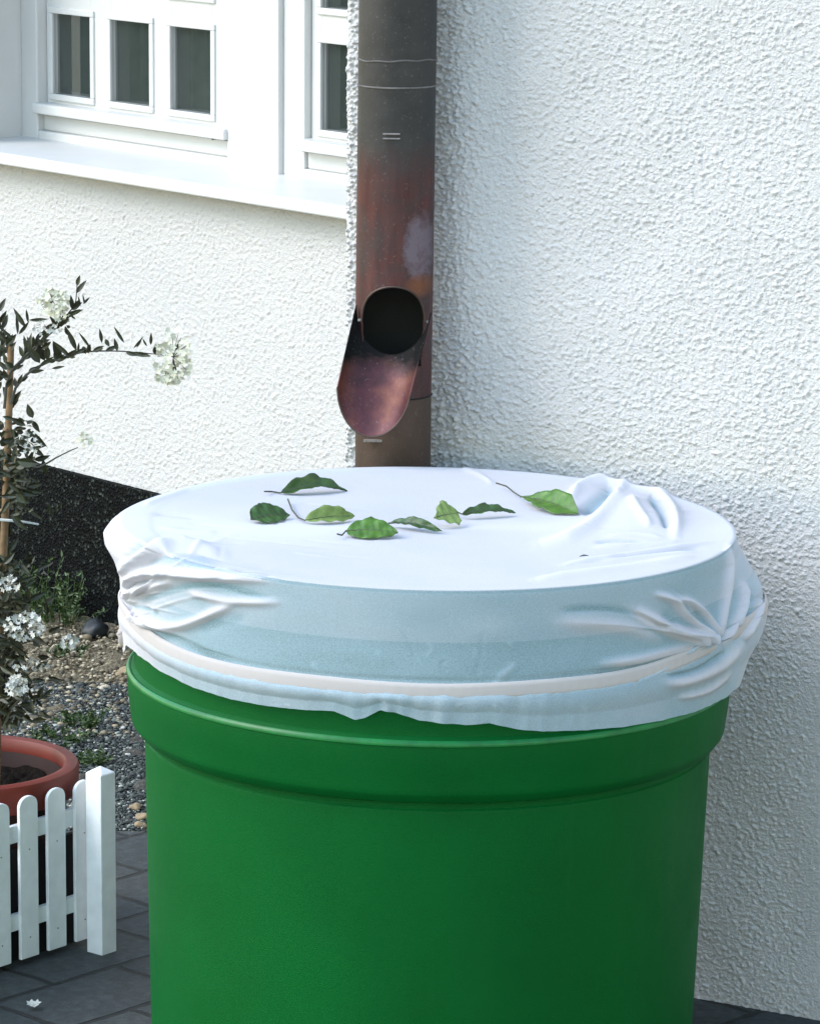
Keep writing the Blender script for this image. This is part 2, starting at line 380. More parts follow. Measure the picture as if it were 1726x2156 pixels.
for k, (u, v, s) in enumerate([(300, 1722, .008), (296, 1738, .007), (285, 1700, .007)]):
    rock('pebble', onZ(u, v, .006), (s*1.5, s, s), M_ROCKT, ['pale pebble at the gravel edge by the barrel foot, uppermost of the three' if k == 2 else 'pale pebble at the gravel edge by the barrel, largest of the three' if k == 0 else 'pale pebble nearest the paving edge by the barrel'][0], 20+k)['group'] = 'pale pebbles at the paving edge'

# ------------------------------------------------------------------ house
house = empty('house', (-.57, 7.84, 0))
props(house, 'white roughcast house with black plinth and white lattice window', 'house')
def wall_mesh(name, xs, zs, surf, keep=None, mat=None, M=None, parent=None, fade=None):
    X, Z = np.meshgrid(xs, zs, indexing='ij'); Yd = surf(X, Z)
    co = np.stack([X, Yd, Z, np.ones_like(X)], -1).reshape(-1, 4) @ np.array(M).T
    fs = grid_faces(len(xs), len(zs))[:, ::1]
    if keep is not None:
        xc = (xs[:-1]+xs[1:])/2; zc = (zs[:-1]+zs[1:])/2; XC, ZC = np.meshgrid(xc, zc, indexing='ij')
        fs = fs[keep(XC, ZC).reshape(-1)]
    o = link(name, mesh_np(name, co[:, :3], fs), mat, parent, True)
    if fade is not None: o.data.attributes.new('bump_only', 'FLOAT', 'POINT').data.foreach_set('value', (1-fade(X, Z)).ravel().astype(np.float32))
    return o
def graded(parts):            # list of (a, b, step)
    out = [parts[0][0]]
    for a, b, st in parts:
        n = max(1, int(round((b-a)/st))); out += list(np.linspace(a, b, n+1)[1:])
    return np.array(out)
# right wall: local x to the right along the wall, y into the wall, z up
eR = Vector((.868, -.497, 0)).normalized(); nR = Vector((-eR.y*-1, 0, 0))
nR = Vector((eR.y, -eR.x, 0)); OR = Vector((onZ(1480, 2110, 0).x, onZ(1480, 2110, 0).y, 0))
MR = Matrix((( eR.x, -nR.x, 0, OR.x), (eR.y, -nR.y, 0, OR.y), (0, 0, 1, 0), (0, 0, 0, 1)))
def sR(u, v=600): return (onP(u, v, OR, nR)-OR).dot(eR)
sC, s1, s2, s3 = sR(742), sR(975), sR(1075), sR(1330)
def sstep(a, b, x): t = np.clip((x-a)/(b-a), 0, 1); return t*t*(3-2*t)
xsR = graded([(sC, sR(1775), .0014), (sR(1775), sR(1775)+.4, .02), (sR(1775)+.4, 4, .4)])
zsR = graded([(.0, 1.46, .0014), (1.46, 2.0, .03), (2.0, 3.4, .4)])
hf = bandnoise(len(xsR), len(zsR), .0014, .0010, .0022, 5); hf2 = bandnoise(len(xsR), len(zsR), .0014, .0018, .0045, 6)
hl = bandnoise(len(xsR), len(zsR), .0014, .035, .15, 8)
hp = pebbles(len(xsR), len(zsR), .0014, .0052, .00115, 9)*.75+pebbles(len(xsR), len(zsR), .0014, .0105, .0018, 19)*.6
grain = np.tanh(hf*.8)*.00012+np.clip(hp, -1.6, 3.4)*.00068
def fadeR(X, Z): return np.clip((sR(1775)-X)/.05, 0, 1)*np.clip((1.455-Z)/.05, 0, 1)
def surfR(X, Z):
    w_ = (1.25-np.clip(Z, .8, 1.4))*.10                       # bulge spreads towards the ground
    a, b, c = s1+w_*.3, s2+w_*.8, s3+w_*1.3
    bulge = .017*(1-sstep(a-.01, b, X))+.008*(1-sstep(a, c, X))
    fine = fadeR(X, Z)
    corner = np.clip((X-sC)/.012, 0, 1); rnd = -.012*(1-np.sqrt(1-(1-corner)**2))
    amp = 1+1.3*(1-sstep(a-.03, b, X))
    return -(bulge+rnd+fine*(grain*amp+hl*.0010))
right_wall = wall_mesh('wall', xsR, zsR, surfR, None, M_STUC, MR, house, fadeR)
right_wall['label'] = 'projecting roughcast wall behind the barrel and downpipe'
# return of the projecting block (rough edge left of the pipe) going back to the set-back wall
ysT = graded([(-.018, .10, .0016), (.10, 2.2, .1)]); zsT = zsR
hT = bandnoise(len(ysT), len(zsT), .0016, .0014, .0035, 15)
Yg, Zg = np.meshgrid(ysT, zsT, indexing='ij'); fineT = (Yg < .1)*(Zg < 1.46)
fT = np.clip((.1-Yg)/.03, 0, 1)*np.clip((1.455-Zg)/.05, 0, 1)
XT = sC-fT*(np.abs(hT)*.0016+.0006)
co = np.stack([XT, Yg+.012*(Yg < -.012), Zg, np.ones_like(XT)], -1).reshape(-1, 4) @ np.array(MR).T
link('wall', mesh_np('wall', co[:, :3], grid_faces(len(ysT), len(zsT))), M_STUC, house, True).data.attributes.new('bump_only', 'FLOAT', 'POINT').data.foreach_set('value', (1-fT).ravel().astype(np.float32))
MB().box2((sC+.01, .03, -.02), (4, .3, .03)).build('plinth', M_PLIN, house, M=MR)

# left wall (set back)
eL = Vector((.652, -.758, 0)).normalized(); nL = Vector((eL.y, -eL.x, 0)); OL = onZ(260, 1317, 0)
ML = Matrix(((eL.x, -nL.x, 0, OL.x), (eL.y, -nL.y, 0, OL.y), (0, 0, 1, 0), (0, 0, 0, 1)))
REC, PROT = .17, .055          # depth of the window recess; how far the sill stands out
def L(u, v, off=0.):            # local (s, z) on the plane set back by off (negative = in front)
    q = onP(u, v, OL-nL*off, nL); return (q-OL).dot(eL), q.z
z_sill0 = (L(0, 345, -PROT)[1]+L(738, 466, -PROT)[1])/2; z_sill1 = (L(0, 318, -PROT)[1]+L(738, 440, -PROT)[1])/2
z_pl = (L(54, 971, -.012)[1]+L(330, 1042, -.012)[1])/2
s_jamb = L(56, 230, REC)[0]; s_right = L(1000, 230, REC)[0]; z_top = 1.95
xsL = graded([(-3.5, L(-60, 600)[0], .3), (L(-60, 600)[0], s_jamb, .0022), (s_jamb, L(780, 600)[0], .0022), (L(780, 600)[0], s_right, .05), (s_right, 1.6, .2)])
zsL = graded([(z_pl-.01, z_sill0+.01, .0022), (z_sill0+.01, z_top, .08), (z_top, 3.4, .4)])
g1 = bandnoise(len(xsL), len(zsL), .0022, .0013, .003, 25); g2 = bandnoise(len(xsL), len(zsL), .0022, .0025, .006, 26)
gp = pebbles(len(xsL), len(zsL), .0022, .0068, .0016, 27)
XL0, XL1 = L(-60, 600)[0], L(780, 600)[0]
def fadeL(X, Z): return np.clip((X-XL0)/.04, 0, 1)*np.clip((XL1-X)/.04, 0, 1)*(Z < z_sill0+.012)
def surfL(X, Z):
    return -fadeL(X, Z)*(np.tanh(g1)*.0002+np.clip(gp, -1, 3)*.00060)
wl = wall_mesh('wall', xsL, zsL, surfL, lambda X, Z: ~((X > s_jamb)*(X < s_right)*(Z > z_sill0+.011)*(Z < z_top)), M_STUC, ML, house, fadeL)
wl['label'] = 'set-back roughcast wall below the lattice window'
pm = MB().box2((-3.5, -.014, -.05), (1.6, .1, z_pl)); pl = pm.build('plinth', M_PLIN, house, M=ML); pl['label'] = 'black pebble-dash plinth under the set-back wall'
# window unit, all measured on the recessed plane
win = MB()
win.box2((s_jamb-.01, 0.002, z_sill0+.012), (s_jamb, REC+.1, z_top))                       # reveals
win.box2((s_right, 0.002, z_sill0+.012), (s_right+.01, REC+.1, z_top)); win.box2((s_jamb, 0.002, z_top), (s_right, REC+.1, z_top+.01))
# fixed frame: bottom rail, left stile, central double post
def Lz(u, v, off=REC): return L(u, v, off)[1]
def Lx(u, v, off=REC): return L(u, v, off)[0]
K = .4639
z_fb = z_sill1-.004                        # frame foot behind the sill
z_dr = (Lz(190*K, 508*K)+Lz(1000*K, 628*K))/2
z_f2 = (Lz(240*K, 600*K)+Lz(1050*K, 722*K))/2
x_s0 = Lx(190*K, 500*K); x_s1 = Lx(1000*K, 610*K); x_m0 = Lx(1060*K, 700*K); x_m1 = Lx(1292*K, 700*K); x_t0 = Lx(1388*K, 660*K)
w_sash = x_s1-x_s0
win.box2((s_jamb, REC-.012, z_fb), (x_s0+.002, REC+.07, z_top), .003)                      # left stile
win.box2((x_s0+.002, REC-.010, z_fb), (x_m0, REC+.07, z_f2+.002), .003)                    # bottom rail, lowest step
win.box2((x_s0+.002, REC+.004, z_f2+.002), (x_m0, REC+.068, z_dr+.01), .003)
win.box2((x_m0, REC-.016, z_fb), (x_m1, REC+.07, z_top), .003)                              # broad centre post
win.box2((x_m1, REC-.004, z_fb), (x_t0-.0, REC+.066, z_top), .003)
win.box2((x_t0, REC-.006, z_fb), (s_right, REC+.07, z_f2+.002), .003)
win.box2((x_t0, REC+.004, z_f2+.002), (s_right, REC+.068, z_dr+.01), .003)
window = win.build('window', M_PAINT, house, M=ML)
window['label'] = 'white painted lattice casement window'
def part(mb, name, mat, parent=window, **kw):
    return mb.build(name, mat, parent, M=ML, **kw)
# panes measured from photo
def pane_rect(x0, x1, y00, y10, y01, y11):
    return (Lx(x0*K, y00*K, REC+.022), Lx(x1*K, y11*K, REC+.010), (Lz(x0*K, y01*K)+Lz(x1*K, y11*K))/2, (Lz(x0*K, y00*K)+Lz(x1*K, y10*K))/2)
pr = [pane_rect(262, 408, 63, 73, 432, 445), pane_rect(522, 684, 96, 112, 467, 485), pane_rect(797, 958, 128, 145, 508, 525)]
pz0 = sum(p[2] for p in pr)/3; pz1 = sum(p[3] for p in pr)/3
pw = sum(p[1]-p[0] for p in pr)/3; pitch = (pr[2][0]-pr[0][0])/2; ph = pz1-pz0
pitz = ph+(pitch-pw)*.95
x4 = Lx(1480*K, 400*K, REC+.022)
def sash(x_first, xl, xr, zb):
    sm = MB(); n = 3; rows = 3
    y0 = REC+.012; y1 = REC+.058
    zs_ = [pz0+i*pitz for i in range(rows)]
    # stiles, rails, bars
    cols = [x_first+i*pitch for i in range(n)]
    top = zs_[-1]+ph+.05
    sm.box2((xl, y0, zb), (cols[0], y1, top), .002)
    for i in range(n-1): sm.box2((cols[i]+pw, y0, zb), (cols[i+1], y1, top), .002)
    sm.box2((cols[-1]+pw, y0, zb), (xr, y1, top), .002)
    for c_ in cols:
        sm.box2((c_, y0+.0005, zb), (c_+pw, y1, zs_[0]))
        for j in range(rows): sm.box2((c_, y0+.0005, zs_[j]+ph), (c_+pw, y1, zs_[j+1] if j < rows-1 else top))
    s_ob = part(sm, 'sash', M_PAINT)
    bead = MB()                                           # glazing beads standing proud round each pane
    bw = .013
    for c_ in cols:
        for z_ in zs_:
            bead.box2((c_-bw, y0-.005, z_-bw), (c_+pw+bw, y0+.008, z_), .002); bead.box2((c_-bw, y0-.005, z_+ph), (c_+pw+bw, y0+.008, z_+ph+bw), .002)
            bead.box2((c_-bw, y0-.0045, z_), (c_, y0+.008, z_+ph), .002); bead.box2((c_+pw, y0-.0045, z_), (c_+pw+bw, y0+.008, z_+ph), .002)
    part(bead, 'glazing_bead', M_PAINT)
    for c_ in cols:
        for z_ in zs_:
            part(MB().box2((c_-.001, y0+.010, z_-.001), (c_+pw+.001, y0+.015, z_+ph+.001)), 'pane', M_PANE)
    part(MB().box2((xl, REC-.012, z_dr-.0022), (xr, REC+.010, z_dr-.0004)), 'shadow_strip', M_SHADE_PIN)  # black strip painting in the shadow under the weather bar
    part(MB().box2((xl-.004, REC-.026, z_dr), (xr+.004, REC+.016, z_dr+.022), .004), 'weather_bar', M_PAINT)
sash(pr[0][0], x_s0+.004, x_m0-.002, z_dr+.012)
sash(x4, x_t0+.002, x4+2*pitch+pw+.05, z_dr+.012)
sill = MB()
SL0, SL1 = -3.0, .62
sill.box2((L(-200, 300)[0], -PROT, z_sill0), (s_right+.05, REC-.001, z_sill1), .003)
part(sill, 'window_sill', M_PAINT)
part(MB().box2((s_jamb-.02, -.004, z_sill0-.006), (s_right+.04, .004, z_sill0), 0), 'shadow_strip', M_SHADE_PIN)  # black strip painting in the shadow line below the sill
part(MB().box2((x_s1+.004, REC-.024, z_dr-.002), (x_s1+.0055, REC-.014, z_dr+.004)), 'hinge_pin', M_SHADE_PIN)
# curtain behind the panes, and the dark room
cv = MB(); nx = 220; xs_ = np.linspace(s_jamb, s_right, nx)
V = []; Fc = []
for i, x in enumerate(xs_):
    y = REC+.16+.018*math.sin(x*95)+.008*math.sin(x*211+1)
    V += [(x, y, z_sill0), (x, y, z_top)]
Fc = [(2*i, 2*i+2, 2*i+3, 2*i+1) for i in range(nx-1)]
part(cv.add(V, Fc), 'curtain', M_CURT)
rm = MB(); rm.box2((s_jamb-.3, .3, z_sill0-.3), (s_right+.2, 1.6, z_top+.3))
rm.f = [f for i, f in enumerate(rm.f)]
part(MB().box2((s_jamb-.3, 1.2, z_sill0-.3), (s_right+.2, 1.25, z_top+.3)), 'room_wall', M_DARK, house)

# ------------------------------------------------------------------ downpipe
PX, PY, PR = onY(834, 300, 5.645).x, 5.645, .0545
pipe = empty('downpipe', (PX, PY, 0)); props(pipe, 'weathered brown copper downpipe with open diverter flap above the barrel', 'downpipe')
def zP(v, Y=PY-PR): return onY(834, v, Y).z
z_hole1 = zP(604); z_hole0 = zP(775); z_sl = zP(843)
nth, nz = 240, 560
th = np.linspace(0, 2*math.pi, nth, endpoint=False); zz = np.linspace(z_sl, 2.9, 60); zz = np.concatenate([np.linspace(z_sl, z_hole1+.01, 260), np.linspace(z_hole1+.012, 2.9, 300)])
T, Z = np.meshgrid(th, zz, indexing='ij')
LEAN = .0065
dent = 1+.002*np.sin(T*3+Z*9)
co = np.stack([PX+PR*dent*np.sin(T)+LEAN*(Z-1.2), PY-PR*dent*np.cos(T), Z], -1).reshape(-1, 3)
fs = grid_faces(nth, len(zz), True)
tc = np.repeat((th+math.pi/nth), len(zz)-1); tc = np.where(tc > math.pi, tc-2*math.pi, tc); zc = np.tile((zz[:-1]+zz[1:])/2, nth)
RH = .93                                              # half angle of the cut-out
zm = z_hole1-.052
inside = ((zc <= zm)*(zc > z_hole0)*(np.abs(tc+.03) < RH*(.90+.10*np.clip((zc-z_hole0)/(zm-z_hole0), 0, 1)))) | ((zc > zm)*(((tc+.03)/RH)**2+((zc-zm)/(z_hole1-zm))**2 < 1))
body = link('pipe_body', mesh_np('pipe_body', co, fs[~inside]), M_COP, pipe, True)
md = body.modifiers.new('thick', 'SOLIDIFY'); md.thickness = .0016; md.offset = -1
body.data.materials.append(M_PIPE_DARK)
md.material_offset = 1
# lower, narrower length below the diverter
MB().lathe([(PR*.985, 0.05), (PR*.985, z_sl+.002)], (PX-.0015, PY, 0), 64).build('lower_pipe', M_COPD, pipe, 'all')
MB().lathe([(PR*.94, z_hole0-.03), (.001, z_hole0-.03)], (PX-.0015, PY, 0), 48).build('pipe_floor', M_PIPE_DARK, pipe)
M_SEAM = simple('worn_seam', (.13, .12, .115), .45, .5, 25)
for k, v in enumerate((130, 186)):
    z = zP(v); mb = MB(); n = 96
    mb.tube([(PX+LEAN*(z-1.2)+(PR+.0004)*math.sin(a), PY-(PR+.0004)*math.cos(a), z+(.0012*math.sin(a*2+.6)+.0006*math.sin(a*9) if k == 0 else .0)) for a in np.linspace(0, 2*math.pi, n)], .0013, 6, False)
    mb.build('bead_seam', M_SEAM, pipe, True)
z = zP(843); MB().tube([(PX+LEAN*(z-1.2)+(PR+.0003)*math.sin(a), PY-(PR+.0003)*math.cos(a), z) for a in np.linspace(0, 2*math.pi, 96)], .0012, 6, False).build('bead_seam', M_PIPE_DARK, pipe, True)
# rolled lip round the top of the cut-out
pts = []
for a in np.linspace(0, math.pi, 60):
    t_ = -.03-RH*math.cos(a); z = zm+(z_hole1-zm)*math.sin(a)
    pts.append((PX+LEAN*(z-1.2)+(PR+.0005)*math.sin(t_), PY-(PR+.0005)*math.cos(t_), z))
MB().tube(pts, .0016, 6).build('opening_lip', M_COPD, pipe, True)
# catch plate on the pipe
q = Vector((onY(824, 287, PY-PR).x, PY-PR-.0012, zP(287)))
mb = MB()
for dz in (-.0032, .0032): mb.box(q+Vector((0, 0, dz)), (.024, .004, .0022), None, .0008)
M_TIN = simple('worn_tin', (.22, .2, .19), .45, .3, 300)
mb.build('catch_slot', M_TIN, pipe)
q = onY(785, 928, PY-PR*.9)
MB().box(q, (.026, .006, .004), Matrix.Identity(4), .001).build('catch_hook', M_TIN, pipe)
# flap: a rounded trough hinged at the cut-out and tipped outwards
A = Vector((PX-.002, PY-PR*.55, zP(672))); 
TIPL = .180
ax = Vector((-.205, -.60, -.80)).normalized()
ex = Vector((1, -.22, 0)); ex = (ex-ax*ex.dot(ax)).normalized(); nn = ex.cross(ax).normalized()
if nn.z < 0: nn = -nn
FR = .0545
def trough(Rr, off=0):
    V = []; nu, nvv = 60, 70
    for i in range(nu):
        f = -1.50+3.0*i/(nu-1)
        lim = TIPL*(.66+.34*math.sqrt(max(0, 1-(math.sin(f)/1.0)**2*.995)))
        for j in range(nvv):
            st = -.012+.060*math.cos(f) if math.cos(f) > 0 else -.012; s_ = st+(lim-st)*j/(nvv-1)
            wd = 1-.05*max(0, s_/TIPL)
            V.append(A+ax*s_+ex*(Rr*wd*math.sin(f))-nn*(Rr*.64*math.cos(f))+nn*.011)
    return V, nu, nvv
V, nu, nvv = trough(FR)
me = mesh_np('flap', np.array([q[:] for q in V]), grid_faces(nu, nvv))
flap = link('flap', me, M_COPI, pipe, True); md = flap.modifiers.new('thick', 'SOLIDIFY'); md.thickness = .0018; md.offset = 0
flap['label'] = 'open copper chute flap tipped towards the barrel'
edge = [V[i*nvv+nvv-1] for i in range(nu)]
MB().tube(edge, .0013, 6).build('flap_rim', M_COPD, flap, True)
for u, v in ((758, 674), (897, 677)):
    q = onY(u, v, PY-PR*.5); MB().tube([q+Vector((-.003, 0, 0)), q+Vector((.003, -.001, 0))], .0022, 10).build('hinge_pin', M_TIN, pipe, True)

# ------------------------------------------------------------------ barrel
BX, BY = .026, 5.15
ZT, ZR, ZB = .765, .580, .498
bar = empty('rain_barrel', (BX, BY, 0)); props(bar, 'large round green plastic rain barrel under a white net cover', 'rain barrel')
TILT = Matrix.Translation((BX, BY, .55)) @ Matrix.Rotation(.0117, 4, 'Y') @ Matrix.Translation((-BX, -BY, -.55))
prof = [(.300, .03), (.345, .004), (.356, .012), (.3595, .08)]+[(.3595+(.3708-.3595)*k/14, .08+(ZB-.019-.08)*k/14) for k in range(1, 15)]+[(.3708, ZB-.017), (.3706, ZB-.015), (.3640, ZB-.009), (.3640, ZB+.004)]
MB().lathe(prof, (BX, BY, 0), 200).build('barrel_body', M_GREEN, bar, True, M=TILT)
prof = [(.3630, ZB+.004), (.3645, ZB-.002), (.3796, ZB-.002), (.3806, ZB-.0015), (.3814, ZB-.0004), (.3878, ZB+.0080), (.3890, ZB+.0115), (.3896, ZB+.0170), (.3912, ZB+.030), (.3924, ZB+.040), (.3936, ZB+.050), (.3942, ZB+.060), (.3946, ZR-.012), (.3944, ZR-.0075), (.3900, ZR-.0030), (.3875, ZR-.0005), (.3852, ZR+.0012), (.3850, ZR+.004), (.3850, ZR+.012),
        (.3870, ZT-.062), (.3872, ZT-.058), (.3910, ZT-.054), (.3918, ZT-.048), (.3922, ZT-.008), (.3900, ZT-.003), (.3860, ZT-.002), (.375, ZT-.004), (.372, ZT-.012), (.368, .45), (.3600, .45)]
MB().lathe(prof, (BX, BY, 0), 240).build('barrel_rim', M_GREEN, bar, True, M=TILT)
MB().lathe([(.3944, ZR-.0100), (.3958, ZR-.0092), (.3960, ZR-.0068), (.3950, ZR-.0040), (.3925, ZR-.0020), (.3900, ZR-.0024)], (BX, BY, 0), 240).build('rim_edge', simple('worn_highlight_green', (.003, .135, .026), .38, .25, 40), bar, True, M=TILT)  # paler green paints a highlight along the worn ridge
MB().lathe([(.366, .60), (.001, .60)], (BX, BY, 0), 80).build('water', simple('barrel_water', (.01, .02, .015), .05), bar, M=TILT)

# ------------------------------------------------------------------ net cover
# strokes: folds read off the photo as lines, pushed in or out of the cloth
STR = [  # points (photo px), half width px, height m
 ([(262, 1215), (270, 1195), (295, 1178), (340, 1157), (392, 1153), (470, 1164)], 10, .015),
 ([(300, 1198), (330, 1176), (368, 1166), (420, 1176), (470, 1192)], 8, -.006),
 ([(264, 1192), (276, 1165), (300, 1146), (340, 1140)], 8, -.005),
 ([(262, 1240), (282, 1216), (320, 1205), (380, 1208), (450, 1213), (580, 1222)], 9, .014),
 ([(264, 1246), (285, 1229), (318, 1222)], 4, -.006),
 ([(256, 1262), (290, 1243), (330, 1232), (370, 1223)], 7, .009),
 ([(272, 1275), (318, 1260), (370, 1242), (423, 1232), (470, 1234), (520, 1247), (560, 1256)], 4.5, -.012),
 ([(330, 1272), (380, 1266), (420, 1270), (440, 1282)], 12, -.002),
 ([(392, 1240), (440, 1257), (500, 1266), (600, 1268)], 8, .006),
 ([(264, 1277), (290, 1277), (312, 1282), (335, 1296)], 4, -.008),
 ([(266, 1290), (290, 1302), (325, 1315), (370, 1320), (415, 1308), (462, 1286), (500, 1272)], 8, .010),
 ([(288, 1314), (318, 1332), (362, 1343), (400, 1358), (440, 1376), (500, 1392)], 5, -.008),
 ([(420, 1330), (470, 1308), (520, 1300)], 8, -.004),
 ([(845, 1325), (862, 1355), (880, 1400)], 4, -.0010), ([(1015, 1330), (1010, 1380), (1000, 1430)], 4, -.0010), ([(1090, 1395), (1060, 1420), (1035, 1448)], 7, .0018),
 ([(1235, 1330), (1230, 1400)], 5, -.001),
 ([(1180, 1285), (1235, 1280), (1290, 1282), (1330, 1292)], 5, -.009),
 ([(1330, 1290), (1360, 1304), (1395, 1326)], 4, -.008),
 ([(1330, 1282), (1381, 1312), (1430, 1332), (1470, 1340), (1505, 1348)], 11, .015),
 ([(1150, 1310), (1250, 1312), (1330, 1325), (1400, 1352)], 14, .004),
 ([(1372, 1249), (1412, 1262), (1437, 1293), (1475, 1325), (1500, 1345)], 6, .011),
 ([(1390, 1290), (1420, 1312)], 10, -.005),
 ([(1412, 1259), (1443, 1264), (1474, 1285), (1500, 1320), (1510, 1345)], 6, .008),
 ([(1533, 1150), (1532, 1210), (1520, 1290), (1508, 1345)], 7, .008),
 ([(1250, 1400), (1340, 1388), (1420, 1368), (1500, 1352)], 9, .006), ([(1240, 1420), (1330, 1409), (1430, 1384)], 5, -.006),
 ([(1510, 1360), (1540, 1320), (1562, 1270), (1560, 1220)], 8, .010), ([(1545, 1340), (1572, 1290), (1580, 1250)], 6, -.008), ([(1560, 1350), (1590, 1300), (1600, 1260)], 7, .008),
 ([(1395, 1440), (1450, 1432), (1520, 1400), (1565, 1350)], 9, .006), ([(1400, 1425), (1470, 1410), (1530, 1370)], 4, -.006),
 ([(1420, 1470), (1490, 1452), (1540, 1410)], 6, .005),
 # top surface
 ([(1316, 1018), (1300, 1040), (1278, 1072), (1245, 1106), (1195, 1132), (1130, 1145)], 9, .009), ([(1196, 1062), (1212, 1036), (1240, 1020), (1275, 1012), (1310, 1014), (1330, 1022)], 8, .0105),
 ([(1300, 1014), (1345, 1020), (1385, 1038), (1412, 1070), (1424, 1105), (1420, 1140)], 9, .0075), ([(1222, 1082), (1250, 1056), (1278, 1038), (1292, 1030)], 10, -.009), ([(1366, 1042), (1386, 1064), (1400, 1092), (1404, 1112)], 7, -.008),
 ([(1325, 1040), (1345, 1075), (1372, 1110)], 7, .005),
 ([(1120, 1222), (1288, 1198), (1470, 1172)], 5, .0065), ([(1150, 1212), (1260, 1198), (1420, 1180)], 3, -.004), ([(1180, 1190), (1330, 1168), (1500, 1142)], 3.5, .005), ([(1280, 1178), (1380, 1164), (1480, 1152)], 3, -.0035),
 ([(1260, 1184), (1360, 1172), (1470, 1162)], 3, .003), ([(1250, 1142), (1300, 1136), (1360, 1140)], 3, -.003), ([(1270, 1130), (1340, 1124), (1400, 1133)], 3, .002), ([(1250, 1152), (1330, 1148), (1430, 1143)], 3, .003),
 ([(300, 1082), (360, 1084), (420, 1092)], 3, -.002), ([(330, 1110), (400, 1120), (460, 1122)], 4, .002), ([(380, 1128), (440, 1140), (520, 1144)], 4, -.002),
 ([(300, 1066), (340, 1050), (400, 1030)], 4, .003), ([(970, 985), (1010, 1000), (1040, 1020)], 4, .002)]
gk = random.Random(31)
KN = []
for k_ in range(20):                                          # fine creases running out of the two gathered knots
    a_ = R(gk.uniform(-62, 34)); ln = gk.uniform(50, 330)*(1 if a_ > R(-40) else .45); cv_ = gk.uniform(-.25, .35)*ln
    x0, y0 = 264+gk.uniform(0, 10), 1278+gk.uniform(-30, 30)
    if a_ > .25: ln = min(ln, 150)
    KN.append(([(x0, y0), (x0+ln*.35*math.cos(a_), y0+ln*.35*math.sin(a_)), (x0+ln*.7*math.cos(a_), y0+ln*.62*math.sin(a_)+cv_*.12), (x0+ln*math.cos(a_), y0+ln*.72*math.sin(a_)+cv_*.3)], gk.uniform(2.2, 4.5), gk.choice((-1, 1))*gk.uniform(.0018, .0042)))
for k_ in range(13):
    a_ = R(180+gk.uniform(-38, 60)); ln = gk.uniform(50, 300); cv_ = gk.uniform(-.2, .2)*ln
    x0, y0 = 1500+gk.uniform(-12, 8), 1346+gk.uniform(-22, 16)
    KN.append(([(x0, y0), (x0+ln*.35*math.cos(a_), y0+ln*.35*math.sin(a_)), (x0+ln*.7*math.cos(a_), y0+ln*.6*math.sin(a_)+cv_*.12), (x0+ln*math.cos(a_), y0+ln*.68*math.sin(a_)+cv_*.3)], gk.uniform(2.0, 4.2), gk.choice((-1, 1))*gk.uniform(.0016, .0038)))
for k_ in range(26):                                          # slack creases in the hem and side
    x0 = gk.uniform(420, 1400); y0 = gk.choice((gk.uniform(1478, 1500), gk.uniform(1340, 1430))); l_ = gk.uniform(18, 60)
    KN.append(([(x0, y0), (x0+gk.uniform(-12, 12), y0+l_*.3), (x0+gk.uniform(-22, 22), y0+l_*.7)], gk.uniform(2.5, 6), gk.choice((-1, 1))*gk.uniform(.0006, .0020)))
for k_ in range(16):                                          # faint drag lines on the top sheet
    x0 = gk.uniform(300, 700) if k_ % 2 else gk.uniform(1100, 1430); y0 = gk.uniform(1040, 1215); l_ = gk.uniform(60, 170); sl = -.12 if x0 > 900 else .10
    KN.append(([(x0, y0), (x0+l_*.5, y0+l_*.5*sl+gk.uniform(-2, 2)), (x0+l_, y0+l_*sl)], gk.uniform(2, 3.5), gk.choice((-1, 1))*gk.uniform(.0006, .0016)))
def seg_dist(U, Vv, P):
    best = np.full(U.shape, 1e9); tt = np.zeros(U.shape); n = len(P)-1
    for i in range(n):
        ax_, ay = P[i]; bx, by = P[i+1]; dx, dy = bx-ax_, by-ay
        t_ = np.clip(((U-ax_)*dx+(Vv-ay)*dy)/(dx*dx+dy*dy), 0, 1); d = np.hypot(U-ax_-t_*dx, Vv-ay-t_*dy)
        k = d < best; best = np.where(k, d, best); tt = np.where(k, (i+t_)/n, tt)
    return best, tt
def smooth_line(P):
    P = np.array(P, float); out = []
    for i in range(len(P)-1):
        p0, p1, p2, p3 = P[max(i-1, 0)], P[i], P[i+1], P[min(i+2, len(P)-1)]
        for t_ in np.linspace(0, 1, 5)[:-1]:
            out.append(.5*((2*p1)+(-p0+p2)*t_+(2*p0-5*p1+4*p2-p3)*t_**2+(-p0+3*p1-3*p2+p3)*t_**3))
    return out+[P[-1]]
NT = 900
TH = np.linspace(-math.pi, math.pi, NT, endpoint=False)      # 0 = +x (right), -pi/2 = towards the camera
def ang(a, c): return np.abs((a-c+math.pi) % (2*math.pi)-math.pi)
def band_z(t):                                              # height of the elastic along the rim
    f = ZR+.062+0*t
    f = f+.030*np.exp(-(ang(t, -.10)/.55)**2)+.022*np.exp(-(ang(t, math.pi+.12)/.35)**2)
    return f
HEM = [(250, 1345), (285, 1378), (330, 1412), (400, 1447), (480, 1472), (560, 1487), (640, 1495), (700, 1497), (745, 1516), (765, 1512), (798, 1495), (830, 1500), (880, 1517), (930, 1522), (980, 1527), (1030, 1522), (1090, 1536), (1160, 1540), (1240, 1537), (1320, 1530), (1400, 1516), (1470, 1497), (1520, 1470), (1560, 1425), (1590, 1360)]
def hem_z(t):
    z0 = np.full(t.shape, ZR+.018)+.006*np.sin(t*23)
    hx = np.array([h[0] for h in HEM]); hv = np.array([h[1] for h in HEM])
    x = BX+.400*np.cos(t); y = BY+.400*np.sin(t)
    u = 863+(x/(y*1.03))*FPX
    for _ in range(3):
        v = np.interp(u, hx, hv)
        z = np.array([onY(a, b, c).z for a, b, c in zip(u, v, y)])
        u, _v = project(np.stack([x, y, z], -1))
    k = np.clip((-np.sin(t)-.02)/.15, 0, 1)
    return z0*(1-k)+z*k
